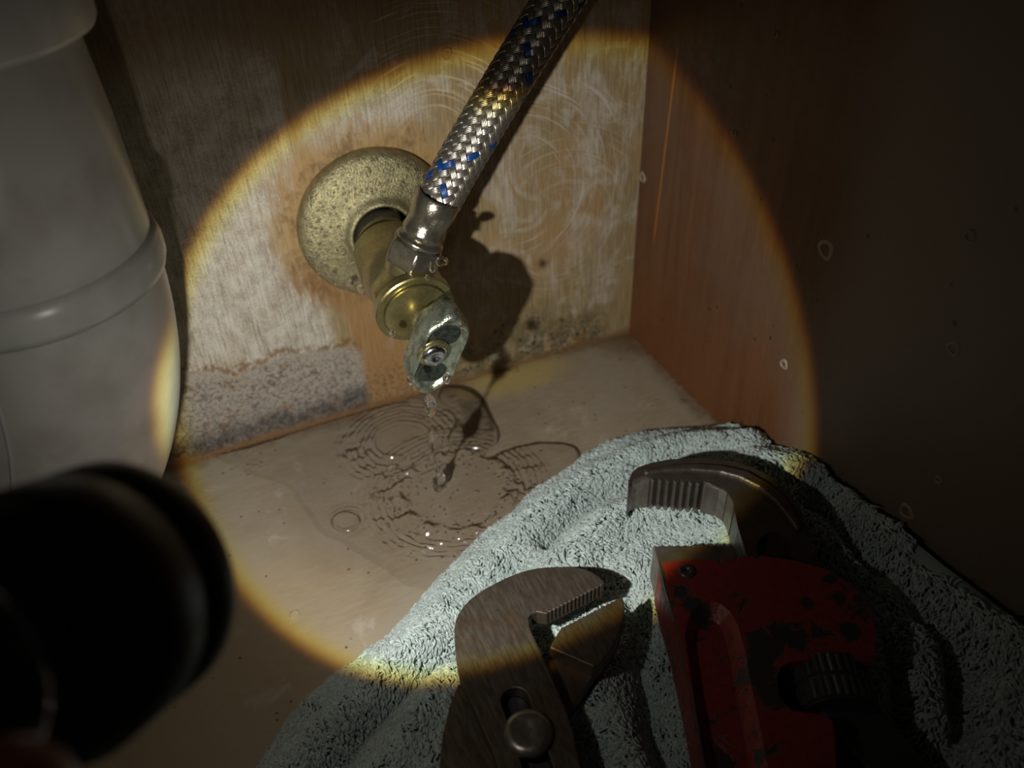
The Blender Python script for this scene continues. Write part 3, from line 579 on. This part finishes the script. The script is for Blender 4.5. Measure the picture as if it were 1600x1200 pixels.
for k, (h_, q0, q1) in enumerate(((-56, 150, -78), (-72, 150, -88), (-87, 150, -80), (-101, 152, -60))):   # four fingers curl over the far side
    A = np.linspace(q0, q1, 18); rr = 12.6 + (9.2 if k < 3 else 8.2); P = [rp(h_ - 2 * math.sin(i * .35), a_, rr + (1.5 if i in (5, 6, 11, 12) else 0)) for i, a_ in enumerate(A)]
    hand.append(tube(P, np.linspace(8.8, 6.6, 18) * (1 if k < 3 else .86), 16))
    hand.append(blob(P[-1], (6.5, 6.5, 7), wob=0))
tb = spline([rp(-108, 118, 31), CAM + R @ V3(-60, 56, 46), CAM + R @ V3(-51, 47, 63), CAM + R @ V3(-47, 39.8, 77.3)], 24); hand.append(tube(tb, np.linspace(12.5, 6.9, 24), 18)); hand.append(blob(tb[-1], (6.9, 6.9, 7.6), wob=0))
pm = spline([rp(-50, 150, 26), rp(-80, 145, 30), rp(-108, 140, 33)], 12); hand.append(tube(pm, np.linspace(11, 15, 12), 18)); hand += [blob(p, (12, 15, 15), wob=0) for p in pm[::3]]
pm2 = spline([rp(-56, 176, 23), rp(-84, 172, 27), rp(-112, 150, 34)], 12); hand.append(tube(pm2, np.linspace(10, 15, 12), 18))
fa = spline([rp(-104, 140, 32), rp(-128, 136, 42), rp(-160, 132, 62), rp(-230, 130, 110)], 20); hand.append(tube(fa, np.linspace(17, 34, 20), 24))
SKIN = Mat('skin'); SKIN.set(color=SKIN.mix(SKIN.sm(SKIN.noise(.15, 3), .3, .7), (.36, .15, .12), (.44, .21, .16)), rough=.45, sss=.1, normal=SKIN.bump(SKIN.noise(1.2, 3), .15, .2)); SKIN = SKIN.m
ho = obj('person', merge(*hand), SKIN, org=fc(-80)); tag(ho, 'hand gripping the black flashlight barrel, fingertip at the bottom left corner', 'person')
rm = ho.modifiers.new('r', 'REMESH'); rm.mode = 'VOXEL'; rm.voxel_size = .0016; rm.use_smooth_shade = True
smo = ho.modifiers.new('s', 'SMOOTH'); smo.factor = .5; smo.iterations = 4
bpy.context.view_layer.update(); me = bpy.data.meshes.new_from_object(ho.evaluated_get(bpy.context.evaluated_depsgraph_get())); ho.modifiers.clear(); ho.data = me
nl = Mat('finger_nail').set(color=(.62, .36, .30), rough=.3)
# ------------------------------------------------------------------ outlines of the tools (picture points laid on level planes over the towel)
def pc6(*p): return [(960 + x / 2.307, 680 + y / 2.307) for x, y in p]      # detail view of the pipe wrench
def pc5(*p): return [(680 + x / 3.528, 860 + y / 3.528) for x, y in p]      # detail view of the pliers
ZW, ZP = 42., 34.
def saw(a, b, n, amp, out, skew=.25):
    """zigzag from a to b; out: unit picture vector of the tips"""
    a, b, out = V3(*a), V3(*b), V3(*out); r = []
    for i in range(n):
        r += [tuple(a + (b - a) * (i + skew) / n + out * amp), tuple(a + (b - a) * (i + 1) / n)]
    return r
housing = pc6((160, 458), (300, 449), (440, 447), (455, 436), (510, 433), (560, 438), (640, 450), (700, 465), (760, 482), (820, 512), (875, 558), (915, 615), (938, 665), (946, 720), (940, 775), (925, 815), (780, 805), (640, 815), (600, 835), (585, 880), (596, 950), (640, 992), (755, 1008), (785, 1030), (795, 1080), (800, 1200)) + [(1412, 1700), (1216, 1700)] + pc6((330, 1200), (300, 1040), (272, 900), (240, 760), (215, 660), (185, 560))
hk_out = pc6((52, 200), (50, 168), (62, 135), (85, 115), (130, 100), (200, 86), (300, 82), (420, 92), (500, 115), (570, 155), (625, 205), (670, 262), (700, 330), (712, 400), (725, 500), (560, 500), (480, 445), (462, 385), (445, 330), (435, 280), (428, 235), (400, 198), (340, 172), (322, 166))
hk = hk_out + saw(pc6((322, 166))[0], pc6((130, 150))[0], 7, 4.2, (0, 1), .7) + pc6((95, 148), (65, 158))
heel = [pc6((140, 396))[0]] + saw(pc6((145, 394))[0], pc6((420, 392))[0], 10, 2.6, (0, 1), .5) + pc6((432, 400), (443, 452), (300, 470), (160, 470))
plm = pc5((105, 480), (105, 430), (112, 385), (130, 345), (155, 308), (185, 275), (222, 245), (275, 210), (330, 180), (385, 153), (440, 130), (500, 110), (560, 97), (620, 91), (680, 89), (735, 90), (780, 93), (825, 102), (865, 118), (900, 142), (925, 168), (930, 182)) + saw(pc5((930, 182))[0], pc5((605, 348))[0], 15, 2.0, (.4, .9), .6) + pc5((560, 338), (530, 350), (514, 370), (520, 420), (545, 480), (600, 600), (660, 740), (720, 880), (760, 1000), (800, 1200)) + [(1000, 1560), (905, 1560)] + pc5((350, 1200), (310, 1090), (270, 1000), (200, 840), (155, 735), (130, 680), (113, 590))
pll = saw(pc5((1032, 256))[0], pc5((690, 432))[0], 15, 2.0, (-.4, -.9), .6) + pc5((660, 480), (625, 540), (600, 590)) + [(800, 1035), (735, 1058), (714, 1064), (702, 1095), (690, 1145), (684, 1205), (700, 1560), (790, 1560), (812, 1300), (850, 1200), (884, 1112)] + pc5((770, 820), (830, 740), (900, 640), (950, 570), (990, 510), (1020, 440), (1036, 380), (1044, 320), (1042, 285))
W_ = lambda pts, z: [tuple(p[:2]) for p in pxpoly(pts, z)]
press = [(W_(housing, ZW - 20), ZW - 20.5), (W_(hk, 26), 25.5), (W_(heel, 24), 23.5), (W_(plm, 27), 21.5), (W_(pll, 21), 19)]
# ------------------------------------------------------------------ towel
tl_px = [(470, 1100), (530, 1050), (600, 1000), (655, 940), (700, 890), (750, 838), (800, 802), (830, 770), (870, 745), (910, 715), (950, 692), (1000, 675), (1060, 668)]
left = [(-262, -290), (-250, -215), (-235, -178)] + [tuple(on(400, 1200, 2, 6)[:2])] + W_(tl_px, 6) + [(-8, -84), (-3.2, -86)]
out_ = left + [(-3.2, -290)]
tx, ty = np.meshgrid(np.arange(-264, -3.0, 1.3), np.arange(-291, -68, 1.3))
wob = 3.0 * fbm(tx, ty, 14, 2)
e = pdist(tx, ty, left, False); ins = inpoly(tx, ty, out_); e = np.where(ins, e, -e) + wob * .35
Hr = np.interp(-ty, [84, 90, 114, 134, 160, 179, 198, 214, 227, 300], [5, 9, 17, 26, 31, 32, 33, 35, 37, 44])
b0 = 9 + 8 * sstep(e, 5, 60); bl = sstep(tx, -62, -6); base = b0 * (1 - bl) + Hr * bl
edge = np.sqrt(np.clip(1 - (1 - np.clip(e / 8, 0, 1)) ** 2, 0, 1)); H = base * edge
def fold(px, z, amp, wd, H):
    P = spline([on(x, y, 2, z)[:2] for x, y in px], 30); d = pdist(tx + wob * .6, ty - wob * .6, P, False); return H + amp * np.exp(-(d / wd) ** 2) * sstep(e, 1, 9)
H = fold([(440, 1220), (540, 1108), (640, 1010), (740, 905), (860, 795), (960, 732), (1060, 695), (1160, 700)], 14, 6.5, 6.5, H)
H = fold([(520, 1210), (600, 1110), (670, 1050), (730, 1000)], 10, -9, 4.5, H)
H = fold([(600, 1210), (665, 1110), (705, 1050)], 16, 5, 4.5, H)
H = fold([(850, 850), (920, 790), (985, 752), (1060, 735)], 12, -8, 4, H)
H = fold([(890, 880), (960, 825), (1050, 805), (1150, 822), (1170, 850)], 16, 9, 7, H)
H = fold([(1180, 705), (1290, 765), (1400, 860), (1500, 960), (1600, 1080)], 28, 5, 9, H)
H = fold([(1270, 800), (1340, 870), (1410, 960), (1470, 1060), (1500, 1160)], 20, -17, 6, H)
H = fold([(1385, 940), (1425, 1040), (1440, 1150)], 18, 8, 5, H)
H = fold([(1375, 1010), (1395, 1100), (1410, 1200)], 14, -13, 4, H)
H = fold([(1530, 1120), (1590, 1200)], 30, 9, 10, H)
H = fold([(985, 940), (1000, 1030), (1020, 1140), (1040, 1200)], 15, -10, 6, H)
H = fold([(930, 1090), (960, 1160), (985, 1210)], 18, 4, 6, H)
H += 1.3 * fbm(tx, ty, 26, 2) * sstep(e, 3, 12)
for poly, zb in press:
    s_p = sd(tx, ty, poly); lim = zb - 3.2 + np.clip(-s_p - .5, 0, 99) * 1.6; H = np.minimum(H, lim)
H = np.maximum(H, .4)
tn = -np.hypot(0, 0)
tv, tq = grid_mesh(tx, ty, np.where(e > 0, H, .3), e > -.6)
def towel_mat(name, base_, dark):
    m = Mat(name); c = m.mix(m.sm(m.noise(.06, 3), .35, .65), base_, dark)
    oi = m.n.new('ShaderNodeAttribute'); oi.attribute_name = 'shade'; c2 = m.mix(oi.outputs['Fac'], c, tuple(min(1, x * 1.35) for x in base_))
    return m.set(color=c2, rough=.85, sheen=.25, spec=.2)
MT = towel_mat('terry_cotton', (.335, .395, .38), (.27, .335, .325)); MT0 = Mat('towel_weave').set(color=(.25, .31, .30), rough=.9, spec=.1)
tw = obj('towel', (tv, tq), MT0, org=(-110, -170, 0), fast=True); tag(tw, 'pale green terry towel bunched on the floor under the wrenches, against the right wall', 'towel')
# loops of the pile: short bent tufts
gxr, gyr = np.gradient(H, 1.3)[1], np.gradient(H, 1.3)[0]
def samp(A, x, y):
    i = np.clip(((x + 264) / 1.3), 0, A.shape[1] - 1.001); j = np.clip((y + 291) / 1.3, 0, A.shape[0] - 1.001); a, b = i.astype(int), j.astype(int); u, v = i - a, j - b
    return (A[b, a] * (1 - u) + A[b, a + 1] * u) * (1 - v) + (A[b + 1, a] * (1 - u) + A[b + 1, a + 1] * u) * v
M_ = 150000; px_ = rng.uniform(-262, -3.2, M_); py_ = rng.uniform(-285, -70, M_); ee = samp(e, px_, py_); gx0, gy0 = samp(gxr, px_, py_), samp(gyr, px_, py_)
slope = np.sqrt(1 + gx0 ** 2 + gy0 ** 2); zz = samp(H, px_, py_); q = proj(np.c_[px_, py_, zz])
keep = (ee > .2) & (q[:, 0] > 330) & (q[:, 0] < 1660) & (q[:, 1] < 1275) & (q[:, 1] > 600) & (rng.random(M_) < .72 * np.minimum(slope, 2.6)) & ~((px_ > -7.5) & (py_ < -188))
for poly, zb in press:
    sp_ = sd(px_, py_, poly); keep &= sp_ < .5
px_, py_, zz, gx0, gy0 = px_[keep], py_[keep], zz[keep], gx0[keep], gy0[keep]; n = len(px_); print('loops', n)
nrm = np.c_[-gx0, -gy0, np.ones(n)]; nrm /= np.linalg.norm(nrm, axis=1)[:, None]
fa_ = 2.2 * fbm(px_, py_, 30, 2) + 2.6 * fbm(px_ + 99, py_, 7, 2) + rng.normal(0, .55, n) - 1.2
dr = np.c_[np.cos(fa_), np.sin(fa_), np.zeros(n)] + np.c_[-gx0, -gy0, -(gx0 ** 2 + gy0 ** 2)] * .25; dr -= nrm * (dr * nrm).sum(1)[:, None]; dr /= np.linalg.norm(dr, axis=1)[:, None]
sd_ = np.cross(nrm, dr); ln = rng.uniform(1.9, 3.3, n); up = rng.uniform(1.3, 2.3, n); wd_ = rng.uniform(.32, .46, n); cv = rng.normal(0, .35, n)
base_p = np.c_[px_, py_, zz]; rings = []
prof = [(0, -.4, .8), (.12, .55, 1.0), (.40, 1.0, 1.12), (.74, .92, 1.1), (1.0, .48, .72)]
for (u, v, w_) in prof:
    c = base_p + dr * (ln * u)[:, None] + nrm * (up * v)[:, None] + sd_ * (cv * ln * u * u)[:, None]
    tang = dr * (1 if v > .4 else .3) + nrm * (.9 - u * 1.3); tang /= np.linalg.norm(tang, axis=1)[:, None]; up2 = np.cross(sd_, tang)
    rings.append(np.stack([c + (sd_ * math.cos(a) + up2 * math.sin(a)) * (wd_ * w_)[:, None] for a in (0, math.pi / 2, math.pi, 3 * math.pi / 2)], 1))
LV = np.stack(rings, 1)                                    # n,5,4,3
b_ = (np.arange(n) * 20)[:, None]; qs = []
for r_ in range(4):
    for a in range(4): qs.append([r_ * 4 + a, r_ * 4 + (a + 1) % 4, (r_ + 1) * 4 + (a + 1) % 4, (r_ + 1) * 4 + a])
qs.append([16, 17, 18, 19]); LQ = (b_[:, :, None] + np.array(qs)[None]).reshape(-1, 4)
pile = obj('terry_loop', (LV.reshape(-1, 3), LQ), MT, tw, fast=True); tag(pile, kind='stuff')
at_ = pile.data.attributes.new('shade', 'FLOAT', 'POINT'); at_.data.foreach_set('value', np.repeat(rng.random(n).astype(np.float32) ** 2, 20))
hem = spline([(-4.2, -188, 33), (-4.5, -200, 34.8), (-4.8, -215, 37.4), (-5, -232, 40), (-5, -262, 43)], 40)
hv, hf = tube(hem, 2.4, 12); hv[:, 0] = -3.0 - (hv[:, 0] + 3.0) * -1.0; obj('hem', (hv, hf), MT0, tw)
# ------------------------------------------------------------------ pipe wrench
RED = Mat('chipped_red_paint'); wr_ = RED.sm(RED.noise(.085, 6, .75, .6), .56, .61); ns = RED.noise(.5, 4, .7)
wroot = on(1180, 980, 2, ZW - 20); wn = RED.m_('SUBTRACT', RED.noise(.22, 5, .75), .5)
def chip(x, y, r, sc=(1, 1, 0), k=9.): 
    p = on(x, y, 2, ZW) - wroot; return RED.sm(RED.m_('MULTIPLY_ADD', wn, k, RED.dist(p, sc)), r + .5, r - .5)
for a in ((1262, 942, 2.2, (1, 1, 0), 2.), (1086, 945, 3.5), (1062, 925, 2.5), (1100, 960, 3.), (1196, 1010, 5.5), (1188, 1050, 5), (1205, 1085, 4.5), (1222, 990, 4.), (1245, 1000, 3.5), (1330, 985, 3.), (1300, 905, 2.), (1345, 935, 2.), (1310, 935, 2.2)): wr_ = RED.m_('MAXIMUM', wr_, chip(*a))
eg = [on(x, y, 2, ZW) - wroot for x, y in (pc6((160, 470))[0], pc6((330, 1200))[0])]; ed = eg[1] - eg[0]; ed /= np.linalg.norm(ed); nx_, ny_ = -ed[1], ed[0]
ld = RED.m_('ABSOLUTE', RED.m_('ADD', RED.mul(RED.X, float(nx_)), RED.m_('MULTIPLY_ADD', RED.Y, float(ny_), float(-(eg[0][0] * nx_ + eg[0][1] * ny_)))))
wr_ = RED.m_('MAXIMUM', wr_, RED.mul(RED.sm(RED.m_('MULTIPLY_ADD', wn, 3.5, ld), 1.5, .7), RED.sm(RED.Z, 16, 18)))
RED.set(color=RED.mix(wr_, RED.mix(RED.sm(ns, .35, .7), (.21, .026, .024), (.14, .018, .018)), (.030, .030, .028)), rough=RED.sm(ns, .3, .7, .30, .48), spec=.5, normal=RED.bump(RED.m_('ADD', RED.mul(RED.noise(.35, 4, .6), .9), RED.mul(wr_, -.5)), .6, .5)); RED = RED.m
DARK = metal('dark_forged_steel', (.095, .082, .070), .36, .7, (.06, .042, .03), .18, .5, bd=.3)
JAW = metal('worn_jaw_steel', (.26, .23, .21), .34, .8, (.14, .10, .07), .15, .45, bd=.25)
BLKM = metal('blackened_steel', (.075, .075, .08), .36, .5, (.045, .045, .048), .3, .3)
root = on(1180, 980, 2, ZW - 20)
wrn = thing('pipe_wrench', 'red pipe wrench with a steel hook jaw lying on the towel', 'wrench', root)
hz0, hz1 = ZW - 20, ZW
hb = obj('body', prism(W_(housing, ZW), hz0, hz1), RED, wrn, smooth=False)
ch = pc6((248, 720), (256, 670), (275, 630), (305, 603), (345, 592), (385, 603), (425, 635), (452, 685), (478, 780), (500, 900), (535, 1060), (562, 1200)) + [(1262, 1500), (1165, 1500)] + pc6((322, 1200), (298, 1060), (272, 900))
def relcut(par_obj, vf):
    v, f = vf; return boolean(par_obj, tmpw((np.asarray(v) , f)))
def tmpw(vf): return tmp(vf)
def wcut(o, vf):
    """boolean with a cutter given in world mm"""
    v, f = vf; c = bpy.data.objects.new('cutter', mesh_of('cutter', v, f, False)); COL.objects.link(c); bpy.context.view_layer.update()
    m = o.modifiers.new('cut', 'BOOLEAN'); m.operation = 'DIFFERENCE'; m.object = c; m.solver = 'EXACT'; bpy.context.view_layer.update()
    me = bpy.data.meshes.new_from_object(o.evaluated_get(bpy.context.evaluated_depsgraph_get())); o.modifiers.clear(); o.data = me; bpy.data.objects.remove(c); return o
def taper_prism(poly, z0, z1, k):
    v, f = prism(poly, z0, z1); n_ = len(poly); c = v[:n_, :2].mean(0); P = v[:n_, :2]
    T_ = np.roll(P, -1, 0) - np.roll(P, 1, 0); T_ /= np.linalg.norm(T_, axis=1)[:, None]; nn = np.c_[-T_[:, 1], T_[:, 0]]
    v[:n_, :2] += nn * k; return v, f
wcut(hb, taper_prism(W_(ch, ZW), ZW - 4, ZW + .6, 4.2))
bevel(hb, 2.2, 4, 40); autosmooth(hb, 50)
hkb = obj('hook_jaw', prism(W_(hk, 40), 25.5, 40), DARK, wrn, smooth=False)
wcut(hkb, prism(W_(pc6((518, 470), (515, 400), (530, 365), (560, 350), (600, 352), (625, 375), (640, 410), (655, 470), (655, 540), (520, 540)), 40), 36.5, 42))
bevel(hkb, .7, 2, 30)
cre = W_(pc6((100, 118), (200, 102), (300, 98), (400, 106), (480, 126), (550, 165), (610, 215), (655, 275), (680, 330), (660, 340), (625, 290), (580, 235), (520, 185), (450, 150), (380, 132), (280, 124), (180, 128), (110, 138)), 41.5)
cv_, cf_ = prism(cre, 39, 41.6); obj('crest', (cv_, cf_), DARK, hkb, smooth=False).data.materials[0] = DARK
bevel(bpy.data.objects['crest'], 1.2, 3, 30)
# teeth strip of the hook jaw in brighter steel: each tooth a bar standing on the inner face
tp0, tp1 = pc6((322, 166))[0], pc6((130, 150))[0]
for i in range(7):
    a, b = V3(*tp0), V3(*tp1); u0, u1 = a + (b - a) * (i + .10) / 7, a + (b - a) * (i + .94) / 7
    tri = [tuple(u0 + V3(0, -1.5)), tuple(u0 + (u1 - u0) * .65 + V3(0, 6.2)), tuple(u1 + V3(0, 2.0)), tuple(u1 + V3(0, -1.5))]
    bevel(obj('tooth', prism(W_(tri, 40), 25.2, 39.6), JAW, hkb, smooth=False), .2, 1)
pad = pc6((326, 160), (324, 176), (345, 180), (380, 190), (408, 207), (424, 238), (430, 262), (434, 250), (432, 225), (405, 188), (350, 162))
bevel(obj('jaw_pad', prism(W_(pad, 40), 25.3, 39.5), JAW, hkb, smooth=False), .4, 2)
tipp = pc6((134, 150), (128, 160), (95, 162), (66, 172), (50, 190), (50, 168), (66, 145), (95, 138))
bevel(obj('jaw_tip', prism(W_(tipp, 40), 25.3, 39.7), JAW, hkb, smooth=False), .6, 2)
hl_ = obj('heel_jaw', prism(W_(heel, 40.5), 24, 40.5), JAW, wrn, smooth=False); bevel(hl_, .3, 1, 30)
pn = on(960 + 260 / 2.307, 680 + 492 / 2.307, 2, ZW)
obj('pin', lathe([(2.7, -2), (2.7, .5), (2.3, .9), (1.0, 1.0), (.9, .4), (.01, .4)], pn, (0, 0, 1), 28), BLKM, wrn)
ax0, ax1 = on(1262, 900, 2, 32), on(1350, 1200, 2, 32); wax = (ax1 - ax0) / np.linalg.norm(ax1 - ax0); nc = on(1298, 1086, 2, 32)
def knurled(p, d, r, L):
    n_ = 96; V, rows = [], []; s, t, d = frame(d)
    for q in np.linspace(-L / 2, L / 2, 41):
        k = abs(q) / (L / 2); kn = (.09 < k < .90); rr = r * (1 if k < .92 else .9) * (.93 if k < .08 else 1)
        a = np.linspace(0, 2 * np.pi, n_, endpoint=False); mod = .55 * (np.arange(n_) % 3 == 0) * kn
        V.append(p + q * d + (rr - mod)[:, None] * (np.cos(a)[:, None] * s + np.sin(a)[:, None] * t))
    F = [(i * n_ + j, i * n_ + (j + 1) % n_, (i + 1) * n_ + (j + 1) % n_, (i + 1) * n_ + j) for i in range(40) for j in range(n_)] + [tuple(range(n_))[::-1], tuple(40 * n_ + j for j in range(n_))]
    return np.concatenate(V), F
nut = autosmooth(obj('adjusting_nut', knurled(nc, wax, 11.6, 14), BLKM, wrn), 30); nut['label'] = 'black knurled adjusting nut'
def bar(p0, p1, w0, h0, w1, h1, up=(0, 0, 1)):
    s, t, d = frame(p1 - p0, up); V = []
    for p, w_, h_ in ((p0, w0, h0), (p1, w1, h1)): V += [p + s * a * w_ / 2 + t * b * h_ / 2 for a, b in ((-1, -1), (1, -1), (1, 1), (-1, 1))]
    return np.array(V), [(3, 2, 1, 0), (4, 5, 6, 7), (0, 1, 5, 4), (1, 2, 6, 5), (2, 3, 7, 6), (3, 0, 4, 7)]
sh0 = nc - wax * 36; sh1 = on(1400, 1210, 2, 30); sh1 = nc + (sh1 - nc) * 2.2; sh0 = nc - (sh1 - nc) * .5
bevel(obj('shank', bar(sh0 + V3(0, 0, -1), sh1 + V3(0, 0, -3), 17, 12, 15, 10), BLKM, wrn, smooth=False), 1.2, 2)
# ------------------------------------------------------------------ slip joint pliers
PLI = Mat('worn_pliers_steel'); g_ = PLI.noise(1, 4, .7, .1, PLI.scl(.9, .16, 1)); r_ = PLI.sm(PLI.noise(.09, 5, .65, .5), .48, .64)
PLI.set(color=PLI.mix(PLI.mul(r_, .45), PLI.mix(PLI.sm(g_, .3, .7), (.098, .080, .064), (.142, .118, .092)), (.12, .072, .036)), metal=.7, rough=PLI.sm(g_, .3, .7, .34, .5), normal=PLI.bump(PLI.m_('ADD', g_, PLI.noise(.8, 5, .75)), .35, .2)); PLI = PLI.m
pli = thing('pliers', 'dark steel slip joint pliers with toothed curved jaws lying on the towel', 'pliers', on(800, 1080, 2, 22))
mj = obj('upper_jaw', prism(W_(plm, ZP), 28, ZP), PLI, pli, smooth=False)
def capsule(a, b, r, n_=14):
    d = (b - a) / np.linalg.norm(b - a); p = np.array([-d[1], d[0]]); o = []
    for c, s0 in ((b, -1), (a, 1)):
        for t in np.linspace(0, math.pi, n_): o.append(c + r * (p * math.cos(t) * -s0 + d * math.sin(t) * -s0))
    return o
sa, sb = on(*pc5((440, 825))[0], 2, ZP)[:2], on(*pc5((590, 1260))[0], 2, ZP)[:2]
wcut(mj, prism(capsule(sa, sb, 3.9), 27, 36)); bevel(mj, .55, 2, 32)
lj = obj('lower_jaw', prism(W_(pll, 29.5), 21.5, 27.6), PLI, pli, smooth=False); bevel(lj, .5, 2, 32)
lt_ = pc5((1032, 256),) + saw(pc5((1032, 256))[0], pc5((690, 432))[0], 15, 2.0, (-.4, -.9), .6) + pc5((660, 480), (630, 535), (870, 640), (905, 630), (950, 570), (990, 510), (1020, 440), (1036, 380), (1044, 320), (1042, 285))
bevel(obj('jaw_block', prism(W_(lt_, 33), 27, 33), PLI, lj, smooth=False), .45, 2)
obj('slot_floor', prism(capsule(sa, sb, 3.7), 27.4, 29.2), BLKM, lj, smooth=False)
bp = on(*pc5((512, 1000))[0], 2, ZP + 1.5); bp[2] = 0
obj('rivet', lathe([(4.2, 28), (4.2, ZP), (6.9, ZP), (7.0, ZP + .7), (6.6, ZP + 1.7), (5.2, ZP + 2.5), (4.4, ZP + 2.6), (2.6, ZP + 2.5), (1.6, ZP + 2.2), (.01, ZP + 2.2)], bp, (0, 0, 1), 48), JAW, pli)
